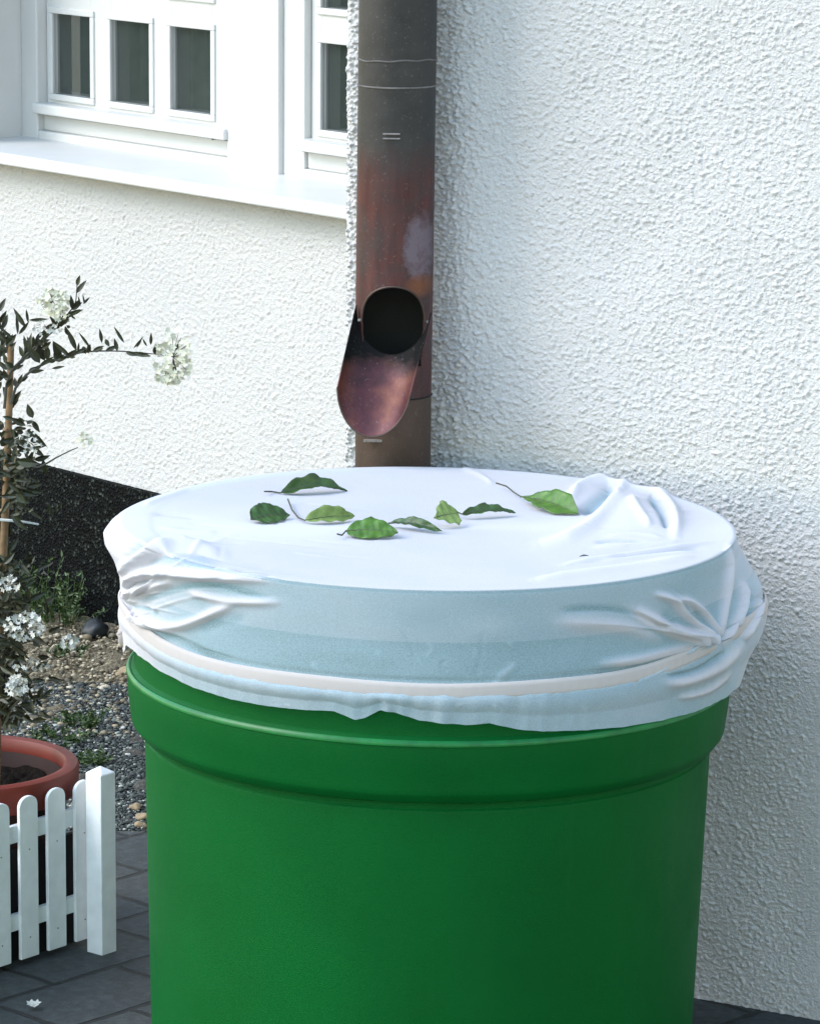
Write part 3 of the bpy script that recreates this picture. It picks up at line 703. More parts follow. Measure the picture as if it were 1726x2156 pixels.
hz = hem_z(TH)+.0117*.400*np.cos(TH); bz = band_z(TH)
def right_puff(t, h): # h = depth under the top
    g = np.exp(-(ang(t, .02)/.42)**2)
    return g*np.interp(h, [0, .02, .04, .07, .10, .13, .16, .2], [0, .006, .017, .036, .040, .033, .022, .012])
def left_puff(t, h):
    g = np.exp(-(ang(t, math.pi-.06)/.40)**2)
    return g*np.interp(h, [0, .008, .018, .03, .045, .07, .10, .13], [.014, .026, .033, .031, .022, .012, .006, .004])
rows = []
def ring(r_, z_): rows.append(np.stack([BX+r_*np.cos(TH), BY+r_*np.sin(TH), z_+0*TH], -1))
NTOP = 150
for k in range(NTOP):                                       # top sheet
    f = (k+.5)/NTOP; r_ = .390*f
    fs_ = max(0, (f-.72)/.28); fs_ = fs_*fs_*(3-2*fs_)
    ring(r_+left_puff(TH, .0)*fs_, ZT+.0015-.004*(1-f*f))
wr = bandnoise(NT, 200, 1, 9, 60, 40)
for k in range(9):                                           # rounded rim
    a = k/8*math.pi/2; h = .004*(1-math.cos(a))
    ring(.3895+.0042*math.sin(a)+left_puff(TH, h)+right_puff(TH, h), ZT+.0015-h)
NS = 110
for k in range(1, NS+1):                                     # side down to the elastic
    f = k/NS; z = (ZT-.0025)*(1-f)+bz*f; h = ZT-z
    hug = -.0008*np.exp(-((h-.070)/.012)**2)                # nips in under the thick rim
    pull = .0035*f**3
    ring(.3945+left_puff(TH, h)+right_puff(TH, h)+hug-.0022*math.exp(-((f-.90)/.03)**2)+pull+wr[:, k]*.0006*math.sin(math.pi*f), z)
NH = 44
ruf = (.5+.5*np.sin(TH*95+3*np.sin(TH*11)))*.6+.4*np.sin(TH*41+2)
wmask = np.exp(-((TH+1.45)/.28)**2)*1.0+.35
for k in range(1, NH+1):                                     # free hem under the elastic
    f = k/NH; z = bz*(1-f)+hz*f-.001; h = ZT-z
    ring(.3985+.004*math.sin(math.pi*min(1, f*1.6))+left_puff(TH, h)+right_puff(TH, h)+ruf*wmask*.0050*f**.8*(1.0)-.004*f*f, z)
rows = np.array(rows)                                       # (nrow, NT, 3)
nrow = len(rows)
# tent of cloth standing up at the back right
tc_ = onZ(1318, 1082, ZT)
X, Y = rows[..., 0], rows[..., 1]
top = np.clip((rows[..., 2]-(ZT-.012))/.008, 0, 1)
dx, dy = X-tc_.x, Y-tc_.y
cone = np.exp(-((dx/.050)**2+(dy/.10)**2+.05)**.7)*.030
rows[..., 2] += top*cone*np.clip((.385-np.hypot(X-BX, Y-BY))/.05, 0, 1)
sag = bandnoise(256, 256, .004, .05, .2, 77)
ix = np.clip(((X+.5)/.004).astype(int), 0, 255); iy = np.clip(((Y-4.64)/.004).astype(int), 0, 255)
rows[..., 2] += top*sag[ix, iy]*.0011*np.clip((.38-np.hypot(X-BX, Y-BY))/.08, 0, 1)
def normals(P):
    du = np.roll(P, -1, 1)-np.roll(P, 1, 1); dv = np.gradient(P, axis=0)
    n = np.cross(du, dv); ln = np.linalg.norm(n, axis=-1, keepdims=True); n /= np.maximum(ln, 1e-9)
    c = np.array([BX, BY, .6]); s_ = np.sign((n*(P-c)).sum(-1, keepdims=True)); return n*np.where(s_ == 0, 1, s_)
def apply_strokes(P):
    shp = P.shape; n = normals(P)
    viewv = np.array([0, 0, CAM_H])-P; viewv /= np.linalg.norm(viewv, axis=-1, keepdims=True)
    face = np.clip((n*viewv).sum(-1)/.12, 0, 1)
    U, Vv = project(P.reshape(-1, 3)); U = U.reshape(shp[:2]); Vv = Vv.reshape(shp[:2])
    global SLACK, HOL
    disp = np.zeros(shp[:2]); SLACK = np.zeros(shp[:2]); HOL = np.zeros(shp[:2])
    for kn_, (pts_, hw, am) in [(0, q) for q in STR]+[(1, q) for q in KN]:
        pl_ = smooth_line(pts_)
        x0, x1 = min(p[0] for p in pts_)-4*hw, max(p[0] for p in pts_)+4*hw; y0, y1 = min(p[1] for p in pts_)-4*hw, max(p[1] for p in pts_)+4*hw
        sel = (U > x0)*(U < x1)*(Vv > y0)*(Vv < y1)
        d, tt = seg_dist(U[sel], Vv[sel], pl_)
        if kn_:
            hh_ = hw*(.45+1.1*tt); wgt = np.exp(-(d/hh_)**2)*np.clip((1-tt)*1.6, 0, 1)*np.clip(tt*8+.25, 0, 1)*am*.95
        else: wgt = am*1.08*np.exp(-(np.abs(d)/(hw*1.15))**1.8)*np.clip(np.sin(math.pi*np.clip(tt, .02, .98))*1.6, 0, 1)
        disp[sel] += wgt
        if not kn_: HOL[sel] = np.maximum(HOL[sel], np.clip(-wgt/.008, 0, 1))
        SLACK[sel] = np.maximum(SLACK[sel], np.clip(wgt/.006, 0, 1))
    return P+n*(disp*face)[..., None]
def tilt(P, a):
    x = P[..., 0]-BX; z = P[..., 2]-.55; c, s_ = math.cos(a), math.sin(a); Q = P.copy()
    Q[..., 0] = BX+x*c+z*s_; Q[..., 2] = .55-x*s_+z*c; return Q
rows = tilt(apply_strokes(tilt(rows, .0117)), -.0117)
rad = np.hypot(rows[..., 0]-BX, rows[..., 1]-BY); below = np.zeros((nrow, 1)); below[NTOP:] = 1
floor_r = .3948; want = floor_r+np.log1p(np.exp((rad-floor_r)/.0012))*.0012        # the cloth never sinks into the barrel
kk = np.where(below > 0, want/rad, 1.)
rows[..., 0] = BX+(rows[..., 0]-BX)*kk; rows[..., 1] = BY+(rows[..., 1]-BY)*kk
zmin = ZT-.02+.0215*sstep(.30, .372, rad)*(1-sstep(.396, .402, rad))
rows[:NTOP, :, 2] = np.maximum(rows[:NTOP, :, 2], zmin[:NTOP])
# back side: ordinary radial folds so that it reads from elsewhere too
bk = np.clip(np.sin(TH)*2, 0, 1)*(.002*np.sin(TH*37+2*np.sin(TH*5)))
for k in range(NTOP+12, nrow):
    fk = math.sin(math.pi*min(1, (k-NTOP-9)/NS))if k < NTOP+9+NS else .6
    rows[k, :, 0] += bk*np.cos(TH)*fk; rows[k, :, 1] += bk*np.sin(TH)*fk
# pinch at the gathered knots
rows = tilt(rows, .0117)
co = rows.reshape(-1, 3)
i = np.arange(nrow-1)[:, None]; j = np.arange(NT)[None]; j2 = (j+1) % NT
fs = np.stack([i*NT+j, (i+1)*NT+j, (i+1)*NT+j2, i*NT+j2], -1).reshape(-1, 4)
me = mesh_np('net_cover', co, fs)
bm = bmesh.new(); bm.from_mesh(me); bm.verts.ensure_lookup_table(); bm.faces.new([bm.verts[q] for q in range(NT)]); bm.to_mesh(me); bm.free()
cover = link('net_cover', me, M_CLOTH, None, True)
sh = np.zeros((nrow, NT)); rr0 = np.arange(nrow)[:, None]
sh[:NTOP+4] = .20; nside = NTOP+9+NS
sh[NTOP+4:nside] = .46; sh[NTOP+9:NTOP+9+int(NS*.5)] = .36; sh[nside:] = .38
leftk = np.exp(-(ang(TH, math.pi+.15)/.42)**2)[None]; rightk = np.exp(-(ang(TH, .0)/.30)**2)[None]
sh = sh*(1-.75*leftk)*(1-.45*rightk)*(1-.6*SLACK)+.20*HOL*np.clip(1.2-SLACK, 0, 1)  # hollows turned bluer, painting shade into the grooves
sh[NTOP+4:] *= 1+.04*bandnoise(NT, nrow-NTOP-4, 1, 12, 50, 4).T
at_ = me.attributes.new('sheer', 'FLOAT', 'POINT'); at_.data.foreach_set('value', np.clip(sh, .05, .8).ravel().astype(np.float32))  # holds the net's see-through amount and the shade painted into sides and hollows
props(cover, 'sheer white elasticated net stretched over the top of the green barrel', 'barrel cover')
# elastic strip
br_ = []; prof = [(-.0108, -.001), (-.0104, .0012), (-.005, .0018), (0, .0019), (.005, .0018), (.0098, .0012), (.0102, -.001)]
pinch = 1-.35*np.exp(-(ang(TH, math.pi+.05)/.15)**2)
for dz, dr in prof:
    z = bz+dz*pinch; h = ZT-z; r_ = .3992+left_puff(TH, h)+right_puff(TH, h)+dr+.00012*np.sin(TH*160+2*np.sin(TH*17))
    br_.append(np.stack([BX+r_*np.cos(TH), BY+r_*np.sin(TH), z+.0008*np.sin(TH*9)], -1))
br_ = tilt(np.array(br_), .0117); nb = len(prof)
i = np.arange(nb-1)[:, None]
fs = np.stack([i*NT+j, (i+1)*NT+j, (i+1)*NT+j2, i*NT+j2], -1).reshape(-1, 4)
link('elastic_band', mesh_np('elastic_band', br_.reshape(-1, 3), fs), M_BAND, cover, True)
# little bunched tail at the left knot
kn = onY(268, 1318, BY-.03); mb = MB()
tl_ = empty
for k in range(5):
    a = k*1.1; p0 = kn+Vector((.012, -.004+.004*math.sin(a), .020-.004*k)); p1 = kn+Vector((-.002-.002*k, .0, .006-.004*k)); p2 = kn+Vector((-.006+.003*k, -.002, -.022-.002*k))
    mb.tube([p0, (p0+p1)/2+Vector((-.003, 0, .001)), p1, p2], [.004, .0055, .0045, .0065], 10)
mb.build('gathered_tail', M_BAND, cover, 'all')

# ------------------------------------------------------------------ leaves lying on the net
def leaf(name, base, tip, wpx, tilt, fold, arch, mat, label, stem=None, bend=0, lift=.0015, zig=.03, widest=.42, twist=0, dz=0):
    zt = ZT+.002+dz
    b = onZ(*base, zt); t_ = onZ(*tip, zt); ax_ = t_-b; ln = ax_.length; ax_.normalize()
    side = Vector((0, 0, 1)).cross(ax_).normalized(); nu, nv_ = 26, 13; V = []
    if side.y > 0: side = -side                               # side points to the camera
    rg = random.Random(hash(label) % 1000 if False else sum(map(ord, label)))
    ph0 = rg.uniform(0, 6)
    for i_ in range(nu):
        s_ = i_/(nu-1); hw = wpx/2/1620*(math.sin(math.pi*s_**(math.log(.5)/math.log(widest))))**.75*(1+zig*math.sin(i_*2.4)*.5+.07*math.sin(i_*.83+ph0*3))
        tl = R(tilt+twist*(s_-.5))
        for j_ in range(nv_):
            c = -1+2*j_/(nv_-1)
            y = hw*c; zc = abs(c)**1.3*hw*math.tan(R(fold))+.0015*math.sin(i_*.9+c*2.2+ph0)*abs(c)**.7+.0005*math.sin(i_*1.9-c*3+ph0*2)
            yy = y*math.cos(tl)+zc*math.sin(tl); z_ = -y*math.sin(tl)+zc*math.cos(tl)
            V.append(b+ax_*(ln*s_)+side*(yy+bend*math.sin(math.pi*s_))+Vector((0, 0, z_+arch*math.sin(math.pi*s_)**1.2)))
    mz = min(q.z for q in V)
    sh = ZT+lift+dz-mz
    V = [q+Vector((0, 0, sh)) for q in V]
    root = empty(name, (b+t_)/2-Vector((0, 0, 0))); root.location.z = ZT+dz
    me_ = mesh_np('blade', np.array([q[:] for q in V]), grid_faces(nu, nv_))
    o = link('blade', me_, mat, root, True); md_ = o.modifiers.new('t', 'SOLIDIFY'); md_.thickness = .0005
    mid = [V[i_*nv_+nv_//2]+Vector((0, 0, .0005)) for i_ in range(nu)]
    sp_ = [onZ(*q, zt)+Vector((0, 0, .002)) for q in (stem or [])]
    sp_ = [q+Vector((0, 0, h_)) for q, h_ in zip(sp_, np.linspace(.004, 0, len(sp_)))] if sp_ else []
    MB().tube(sp_+mid, [.0011]*len(sp_)+list(np.linspace(.0010, .0003, nu)), 6).build('stem', M_STEM, root, True)
    props(root, label, 'leaf', 'fallen leaves on the net cover')
leaf('fallen_leaf', (590, 1040), (731, 1036), 40, 34, 42, .008, M_LEAFD, 'dark rolled leaf lying furthest back on the left of the net', [(557, 1044), (572, 1038)], twist=-35)
leaf('fallen_leaf', (528, 1100), (610, 1090), 62, 34, 18, .002, M_LEAFD, 'short broad dark leaf at the left end of the row', None, widest=.35, twist=20)
leaf('fallen_leaf', (642, 1100), (746, 1090), 40, 52, 40, .003, M_LEAFP, 'pale yellow-green curled leaf with a long thin stem', [(606, 1060), (615, 1080), (628, 1093)], twist=30, bend=.004)
leaf('fallen_leaf', (729, 1126), (838, 1130), 68, 28, 10, .002, M_LEAF, 'bright green oval leaf, largest and nearest the front', [(710, 1134), (720, 1130)], twist=6)
leaf('fallen_leaf', (818, 1104), (930, 1120), 28, 30, 30, .004, M_LEAFD, 'narrow dark crinkled leaf just right of the bright oval leaf', None, twist=60)
leaf('fallen_leaf', (914, 1108), (964, 1098), 66, 40, 10, .001, M_LEAFP, 'small pale triangular leaf in the middle of the row', None, widest=.62)
leaf('fallen_leaf', (972, 1084), (1085, 1081), 27, 30, 35, .004, M_LEAFD, 'thin dark green leaf right of the small pale triangular leaf', [(950, 1078), (962, 1081)], twist=-30)
leaf('fallen_leaf', (1095, 1050), (1216, 1086), 66, 30, 22, .004, M_LEAF, 'mid green leaf with tapering stem furthest right, by the raised fold', [(1044, 1026), (1066, 1030), (1082, 1040)], widest=.62, twist=10)
q = onZ(1228, 1174, ZT); props(MB().tube([q+Vector((-.005, -.002, .002)), q+Vector((0, 0, .003)), q+Vector((.006, .003, .002))], [.0006, .0011, .0004], 6).build('twig', M_STEM), 'tiny dark twig fragment lying on the net cover', 'twig')

# ------------------------------------------------------------------ picket fence
a0 = onZ(198, 1973, .012); a1 = onZ(0, 2038, .012); fd = (a1-a0).normalized(); fn = Vector((-fd.y, fd.x, 0))
if fn.x < 0: fn = -fn                                       # outward (towards right and camera)
PB = onZ(215, 2008, 0)
MF = Matrix(((fd.x, fn.x, 0, PB.x), (fd.y, fn.y, 0, PB.y), (0, 0, 1, 0), (0, 0, 0, 1)))
fence = empty('picket_fence', PB); props(fence, 'low white wooden picket fence in front of the terracotta pot', 'picket fence')
def post(s_):
    m_ = MB(); w_ = .0155; h_ = .277
    V = [Vector((s_+i*w_, j*w_, z)) for z in (0.002, h_) for i, j in ((-1, -1), (1, -1), (1, 1), (-1, 1))]+[Vector((s_, 0, h_+.010))]
    m_.add(V, [(3, 2, 1, 0), (0, 1, 5, 4), (1, 2, 6, 5), (2, 3, 7, 6), (3, 0, 4, 7), (4, 5, 8), (5, 6, 8), (6, 7, 8), (7, 4, 8)])
    o = m_.build('post', M_PICK, fence, M=MF); b_ = o.modifiers.new('b', 'BEVEL'); b_.width = .0015; b_.segments = 2; return o
post(0); post(.60)
def sF(u, v, z):
    q_ = onP(u, v, a0, fn); return (q_-PB).dot(fd), q_.z
lo, hi = sF(169, 1650, 0), sF(0, 1697, 0)
x_a = (sF(158, 1800, 0)[0]+sF(193, 1800, 0)[0])/2; x_b = (sF(35, 1850, 0)[0]+sF(85, 1850, 0)[0])/2
pt = (x_b-x_a)/2; pwid = abs(sF(193, 1800, 0)[0]-sF(156, 1800, 0)[0])
off = (a0-PB).dot(fn)
zp1 = (sF(169, 1642, 0)[1]+sF(61, 1676, 0)[1])/2; zp0 = .014
k = 0; x = x_a
while x < .57:
    m_ = MB(); hw = pwid/2; n_ = 10; V = [Vector((x-hw, 0, zp0)), Vector((x+hw, 0, zp0)), Vector((x+hw, 0, zp1-hw*.85))]
    V += [Vector((x+hw*math.cos(a_), 0, zp1-hw*.85+hw*.85*math.sin(a_)**.9)) for a_ in np.linspace(.15, math.pi-.15, n_)]+[Vector((x-hw, 0, zp1-hw*.85))]
    tk = .006; nV = len(V)
    VV = [q_+Vector((0, off-tk/2, 0)) for q_ in V]+[q_+Vector((0, off+tk/2, 0)) for q_ in V]
    m_.add(VV, [tuple(range(nV-1, -1, -1)), tuple(range(nV, 2*nV))]+[(i_, (i_+1) % nV, nV+(i_+1) % nV, nV+i_) for i_ in range(nV)])
    o = m_.build('picket', M_PICK, fence, M=MF); b_ = o.modifiers.new('b', 'BEVEL'); b_.width = .0008; b_.segments = 1; b_.limit_method = 'ANGLE'
    for zn in (.045, .178):
        MB().tube([MF @ Vector((x, off+tk/2-.001, zn)), MF @ Vector((x, off+tk/2+.0006, zn))], .0012, 8).build('nail', M_TIN, o)
    x += pt; k += 1
for v0, v1 in ((1710, 1745), (1895, 1928)):
    z0_, z1_ = sF(140, v1, 0)[1], sF(140, v0, 0)[1]
    MB().box2((.0, off-.003-.009, z0_), (.6, off-.0035, z1_)).build('rail', M_PICK, fence, M=MF)

MB().box2((-.016, off-.030, .006), (.59, off-.022, .172)).build('shadow_board', simple('shadow_board_black', (.006, .006, .007), .8), fence, M=MF)  # added black board painting in the dark shadow between the pickets
# ------------------------------------------------------------------ pot
pc = Vector((-.650, 5.790, 0)); pot = empty('flower_pot', pc); props(pot, 'large round terracotta coloured plant pot behind the white picket fence', 'flower pot')
rp = .163; zr = .268
pc_z = .008
M_POT_SHADE = simple('shaded_pot_side', (.030, .009, .007), .6, .2, 30)  # pot side darkened to paint in the shadow behind the pickets
MB().lathe([(.09, .004), (.115, .006), (.120, .02), (.146, .232), (.1385, .250), (.130, .2), (.112, .03), (.001, .03)], pc, 96).build('pot_body', M_POT_SHADE, pot, True)
MB().lathe([(.147, .226), (.157, .225), (.161, .230), (rp, .262), (rp-.003, .268), (rp-.010, .271), (rp-.020, .269), (rp-.024, .262), (.1395, .250), (.141, .226)], pc, 96, None, True).build('pot_rim', M_TERRA, pot, True)
nr, na = 40, 90; rr_ = np.linspace(.001, .139, nr); aa = np.linspace(0, 2*math.pi, na, endpoint=False); A2, R2 = np.meshgrid(aa, rr_, indexing='ij')
hh = bandnoise(na, nr, .004, .004, .02, 60)*.004+.226
link('soil', mesh_np('soil', np.stack([pc.x+R2*np.cos(A2), pc.y+R2*np.sin(A2), hh], -1).reshape(-1, 3), grid_faces(na, nr, True)), M_SOIL, pot, True)

# ------------------------------------------------------------------ cane and shrub
YP = 5.80
cp = [onY(u, v, YP) for u, v in ((24, 728), (20, 860), (15, 1000), (10, 1120), (4, 1240), (0, 1330), (-4, 1480))]; cp.append(Vector((cp[-1].x-.004, YP, .225)))
cane = empty('bamboo_cane', (cp[-1].x, YP, .225)); props(cane, 'thin tan bamboo cane supporting the flowering shrub in the pot', 'cane')
rad = [.0048, .0052, .0055, .0057, .006, .006, .0062, .0062]
MB().tube(cp, rad, 12).build('cane', M_CANE, cane, True)
for v in (905, 1075, 1235):
    q = onY(22-(v-728)*.034, v, YP); MB().tube([q+Vector((0, 0, -.003)), q, q+Vector((0, 0, .003))], [.0058, .0070, .0058], 12).build('node', M_CANE, cane, True)
q = onY(12, 1098, YP-.008)
props(MB().tube([onY(-18, 1093, YP-.008), onY(22, 1096, YP-.009), onY(52, 1099, YP-.006), onY(82, 1104, YP)], [.0022, .0022, .0018, .0014], 6).build('plant_tie', simple('white_plastic_tie', (.6, .62, .6), .5)), 'white plastic tie sticking out sideways from the bamboo cane', 'plant tie')

shrub = empty('flowering_shrub', (pc.x, pc.y, .23)); props(shrub, 'straggly potted shrub with narrow dark leaves and clusters of white flowers', 'shrub')
def pleaf(mb, p, d, ln, wd, rg, curl=.25):
    d = Vector(d).normalized(); s_ = d.cross(Vector((rg.uniform(-.5, .5), -1, rg.uniform(-.3, .3)))).normalized(); n_ = s_.cross(d); V = []; nu = 6
    for i_ in range(nu):
        t_ = i_/(nu-1); h = wd/2*math.sin(math.pi*min(.999, max(.02, t_**.8)))
        c = p+d*ln*t_+n_*(curl*ln*t_*t_)
        V += [c-s_*h+n_*h*.5, c, c+s_*h+n_*h*.5]
    Fc_ = []
    for i_ in range(nu-1):
        for j_ in range(2): a_ = i_*3+j_; Fc_.append((a_, a_+1, a_+4, a_+3))
    mb.add(V, Fc_)
def flower(mb, c, r_, rg, nrm=None):
    n_ = Vector(nrm or (rg.uniform(-.7, .7), rg.uniform(-1, -.1), rg.uniform(-.5, .8))).normalized()
    a_ = n_.orthogonal().normalized(); b_ = n_.cross(a_); ph = rg.uniform(0, 6)
    for k_ in range(5):
        t_ = ph+k_*2*math.pi/5; d = a_*math.cos(t_)+b_*math.sin(t_); s_ = n_.cross(d)
        mb.add([c, c+d*r_*.5+s_*r_*.32+n_*r_*.1, c+d*r_+n_*r_*.25, c+d*r_*.5-s_*r_*.32+n_*r_*.1], [(0, 1, 2, 3)])
rg = random.Random(5)
def P3(u, v, dy=0): return onY(u, v, YP+dy)
branches = [  # stems: pixel path, depth at the two ends, leaf size, leaves per point density
 ([(10, 860), (14, 812), (24, 780), (55, 748), (80, 725), (110, 700), (135, 672), (160, 640), (163, 598)], -.02, -.05, .024, 30, 1),
 ([(12, 800), (30, 775), (50, 760), (60, 745), (75, 715), (100, 690)], .0, .03, .022, 12, 1),
 ([(24, 850), (34, 815), (60, 785), (95, 765), (125, 755), (160, 744), (200, 739), (250, 739), (300, 743), (342, 747)], -.02, -.04, .022, 34, 1),
 ([(8, 1000), (30, 985), (50, 975), (80, 985), (100, 975), (120, 963), (150, 948), (165, 942)], -.01, -.05, .020, 0, 1),
 ([(-30, 1000), (-10, 860), (0, 760), (5, 700), (-4, 650)], .02, .0, .026, 22, 0),
 ([(18, 1480), (12, 1300), (16, 1150), (20, 1000), (26, 860), (18, 750), (8, 690)], .012, .0, .028, 46, 1)]
stem_mb, leafs, leafs2 = MB(), MB(), MB()
def interp(P, t_):
    x = t_*(len(P)-1); i_ = min(int(x), len(P)-2); f = x-i_; return P[i_]*(1-f)+P[i_+1]*f
BR = []
for pth, d0, d1, ls, nl, up in branches:
    n_ = len(pth); P = [P3(u, v, d0+(d1-d0)*i_/(n_-1)) for i_, (u, v) in enumerate(pth)]
    P = [interp(P, t_) for t_ in np.linspace(0, 1, 30)]; BR.append(P)
    stem_mb.tube(P, list(np.linspace(.0022, .0007, len(P))), 6)
    for i_ in range(nl):
        t_ = rg.uniform(.08, 1); p = interp(P, t_); tg = (interp(P, min(1, t_+.03))-interp(P, max(0, t_-.03))).normalized()
        d = tg*.8+Vector((rg.choice((-1, 1))*rg.uniform(.2, 1), rg.uniform(-.6, .4), rg.uniform(-.3, .8)))
        pleaf(leafs, p, d, ls*rg.uniform(.55, 1.15), ls*.30, rg, rg.uniform(-.4, .4))
def L2(b, t_, wpx, dy=-.03):
    p = P3(*b, dy); q_ = P3(*t_, dy-.003); pleaf(leafs, p, q_-p, (q_-p).length, wpx/1450, rg, rg.uniform(-.15, .15))
# leaves of the arching stem and its neighbours, read one by one
for b, t_, w_ in [((162, 824), (140, 775), 13), ((175, 815), (182, 832), 12), ((190, 818), (165, 785), 7), ((215, 808), (210, 777), 9), ((222, 800), (232, 816), 11), ((262, 808), (240, 772), 8),
    ((288, 818), (300, 795), 6), ((310, 815), (300, 798), 5), ((281, 820), (303, 795), 5), ((318, 812), (319, 785), 8), ((333, 826), (334, 814), 7), ((370, 824), (376, 808), 7), ((128, 845), (110, 805), 20), ((95, 845), (72, 800), 22),
    ((150, 838), (112, 800), 12), ((85, 850), (58, 815), 20), ((100, 845), (98, 808), 16), ((70, 880), (58, 850), 18), ((110, 862), (138, 857), 7), ((55, 775), (28, 735), 12), ((38, 790), (36, 745), 8), ((62, 760), (104, 757), 9),
    ((60, 765), (56, 735), 7), ((28, 800), (0, 775), 8), ((40, 790), (62, 760), 10), ((92, 730), (78, 708), 9), ((88, 735), (110, 718), 12), ((95, 725), (92, 700), 7), ((160, 672), (144, 660), 5), ((163, 655), (142, 670), 7), ((170, 645), (165, 622), 5),
    ((176, 640), (190, 625), 6), ((178, 640), (175, 620), 5), ((148, 690), (140, 685), 8), ((143, 706), (138, 685), 9), ((112, 695), (116, 685), 9), ((60, 720), (48, 714), 5), ((184, 742), (190, 738), 8), ((165, 740), (167, 720), 6), ((30, 925), (66, 920), 8),
    ((34, 950), (78, 942), 10), ((36, 970), (85, 976), 24), ((34, 985), (60, 965), 26), ((30, 1010), (62, 1013), 8), ((30, 1030), (80, 1045), 16), ((35, 1040), (55, 1060), 18), ((60, 1075), (92, 1095), 8), ((105, 1085), (102, 1060), 7), ((120, 1080), (118, 1060), 5),
    ((130, 1075), (128, 1052), 5), ((140, 1065), (141, 1055), 5), ((112, 1088), (105, 1062), 8), ((60, 1078), (72, 1068), 7), ((25, 1085), (60, 1120), 16), ((20, 1060), (50, 1040), 16), ((22, 1000), (0, 990), 10)]:
    vv = lambda q_, s_=(86 if 755 < b[1] < 866 else 0): (q_[0], q_[1]-s_) ; L2(vv(b), vv(t_), w_*.9, rg.uniform(-.05, -.01))
stem_mb.build('stem', M_TWIG, shrub, True)
leafs.build('foliage', M_PLANT, shrub)
for i_ in range(150):
    v = rg.uniform(880, 1075); u = 24+rg.gauss(0, 20)+rg.choice((0, 14)); pleaf(leafs2, P3(u, v, rg.uniform(-.03, .05)), (rg.uniform(-1, 1), rg.uniform(-1, .5), rg.uniform(-.9, .5)), rg.uniform(.012, .030), rg.uniform(.005, .010), rg, rg.uniform(-.5, .5))
leafs2.build('foliage', M_PLANT, shrub)
# undergrowth of the shrub near the pot
low = MB()
for i_ in range(520):
    u = min(130, abs(rg.gauss(0, 52))-12); v = rg.uniform(1180, 1525)
    if u > 60 and rg.random() < .55: continue
    p = P3(u, v, rg.uniform(-.05, .06)); pleaf(low, p, (rg.uniform(-1, 1), rg.uniform(-1, .6), rg.uniform(-.8, .9)), rg.uniform(.014, .03), rg.uniform(.005, .010), rg, rg.uniform(-.4, .4))
for i_ in range(16):
    p = P3(rg.uniform(-20, 10), 1500, 0); q_ = P3(rg.uniform(-10, 110), rg.uniform(1230, 1480), rg.uniform(-.05, .05)); low.tube([p, (p+q_)/2+Vector((-.008, 0, .01)), q_], [.0014, .0011, .0006], 5)
low.build('low_foliage', M_PLANT, shrub)
def cluster(cs, n_, sx, sy, mat, r_=.006, dy=-.05):
    n_ = int(n_*1.7); r_ *= .78; sx *= 1.08; sy *= 1.05
    mb = MB()
    for i_ in range(n_):
        a_ = rg.uniform(0, 6.28); q_ = math.sqrt(rg.random()); u = cs[0]+math.cos(a_)*sx*q_; v = cs[1]+math.sin(a_)*sy*q_
        flower(mb, P3(u, v, dy+rg.uniform(-.03, .03)), r_*rg.uniform(.7, 1.15), rg)
    o = mb.build('flower_cluster', mat, shrub)
    tw = MB()
    for i_ in range(max(3, n_//6)):
        a_ = rg.uniform(0, 6.28); p = P3(*cs, dy); q_ = P3(cs[0]+math.cos(a_)*sx*.8, cs[1]+math.sin(a_)*sy*.8, dy); tw.tube([p, (p+q_)/2+Vector((0, 0, .002)), q_], .0004, 4)
    tw.build('flower_stalk', M_TWIG, o)
cluster((365, 752), 70, 38, 58, M_FLOW, .0072); cluster((352, 790), 24, 26, 22, M_FLOW, .0065)
cluster((112, 635), 50, 30, 28, M_FLOW, .0072); cluster((132, 655), 22, 16, 26, M_FLOW, .006); cluster((100, 690), 14, 30, 14, M_FLOWW, .005)
cluster((180, 925), 14, 16, 14, M_FLOW, .0055); cluster((60, 930), 14, 26, 26, M_FLOWW, .005)
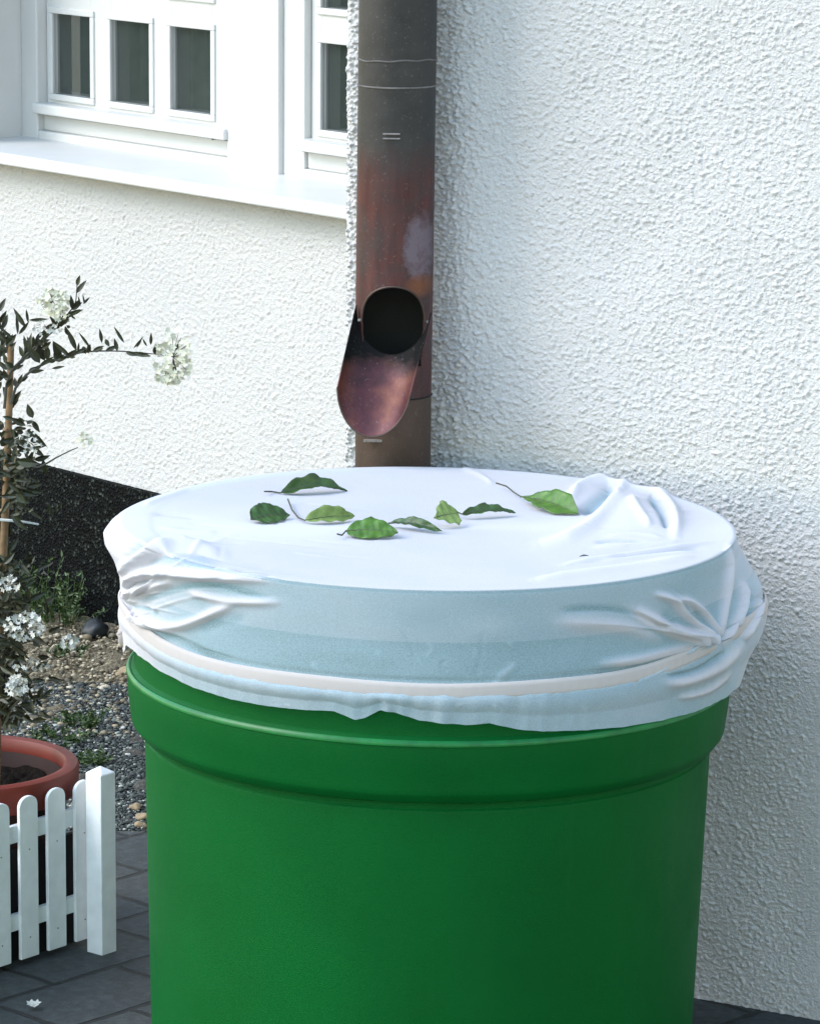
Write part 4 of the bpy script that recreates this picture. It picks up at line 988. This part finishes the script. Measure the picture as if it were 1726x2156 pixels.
cluster((52, 1318), 60, 40, 28, M_FLOWW, .0062, -.06); cluster((148, 1352), 14, 20, 12, M_FLOWW, .007); cluster((36, 1444), 40, 22, 20, M_FLOWW, .0064, -.07); cluster((20, 1230), 16, 22, 16, M_FLOWW, .007); cluster((60, 1400), 16, 40, 12, M_FLOWW, .005)

# ------------------------------------------------------------------ weeds
def weed(u, v, hgt, n_, spread, mat, label, seed):
    g = random.Random(seed); c = onZ(u, v, 0); root = empty('weed', c); mb = MB()
    for i_ in range(int(n_*.7)):
        a_ = g.uniform(0, 6.28); r_ = spread*math.sqrt(g.random()); b_ = c+Vector((math.cos(a_)*r_*.5, math.sin(a_)*r_*.5, -.004))
        t_ = c+Vector((math.cos(a_)*r_, math.sin(a_)*r_, hgt*g.uniform(.25, 1)))
        mb.tube([b_, (b_+t_)/2+Vector((0, 0, .01)), t_], [.001, .0008, .0005], 4)
        for k_ in range(9): pleaf(mb, b_.lerp(t_, .2+.1*k_), (g.uniform(-1, 1), g.uniform(-1, 1), g.uniform(-.1, .9)), g.uniform(.007, .016), g.uniform(.003, .007), g, .2)
    mb.build('leaves', mat, root); props(root, label, 'weed', 'weeds around the plinth and gravel')
weed(80, 1290, .13, 60, .12, M_PLANTG, 'tall bushy green weed against the black plinth behind the shrub', 1)
weed(135, 1310, .10, 40, .09, M_PLANTG, 'green weed against the plinth, just left of the black stone', 2)
weed(30, 1270, .12, 50, .12, M_PLANTG, 'green weed behind the cane at the foot of the plinth', 3)
weed(170, 1530, .03, 26, .05, M_PLANTG, 'low green tuft in the gravel above the pot', 4)
weed(130, 1560, .022, 26, .07, M_PLANTG, 'flat mossy weed in the gravel just behind the pot rim', 5)
weed(200, 1612, .028, 22, .03, M_PLANTG, 'small yellow-green tuft beside the top of the fence post', 6)
weed(150, 1375, .014, 12, .05, M_PLANTG, 'sparse creeping weed on the sandy strip', 7)
# fallen petal on the paving
q = onZ(70, 2118, .010); mb = MB()
for a_ in range(4): flower(mb, q+Vector((rg.uniform(-.006, .006), rg.uniform(-.01, .01), rg.uniform(0, .004))), .0075, rg, (0, -.3, 1))
props(mb.build('fallen_blossom', M_FLOWW), 'small white blossom fallen on the grey paving', 'blossom')
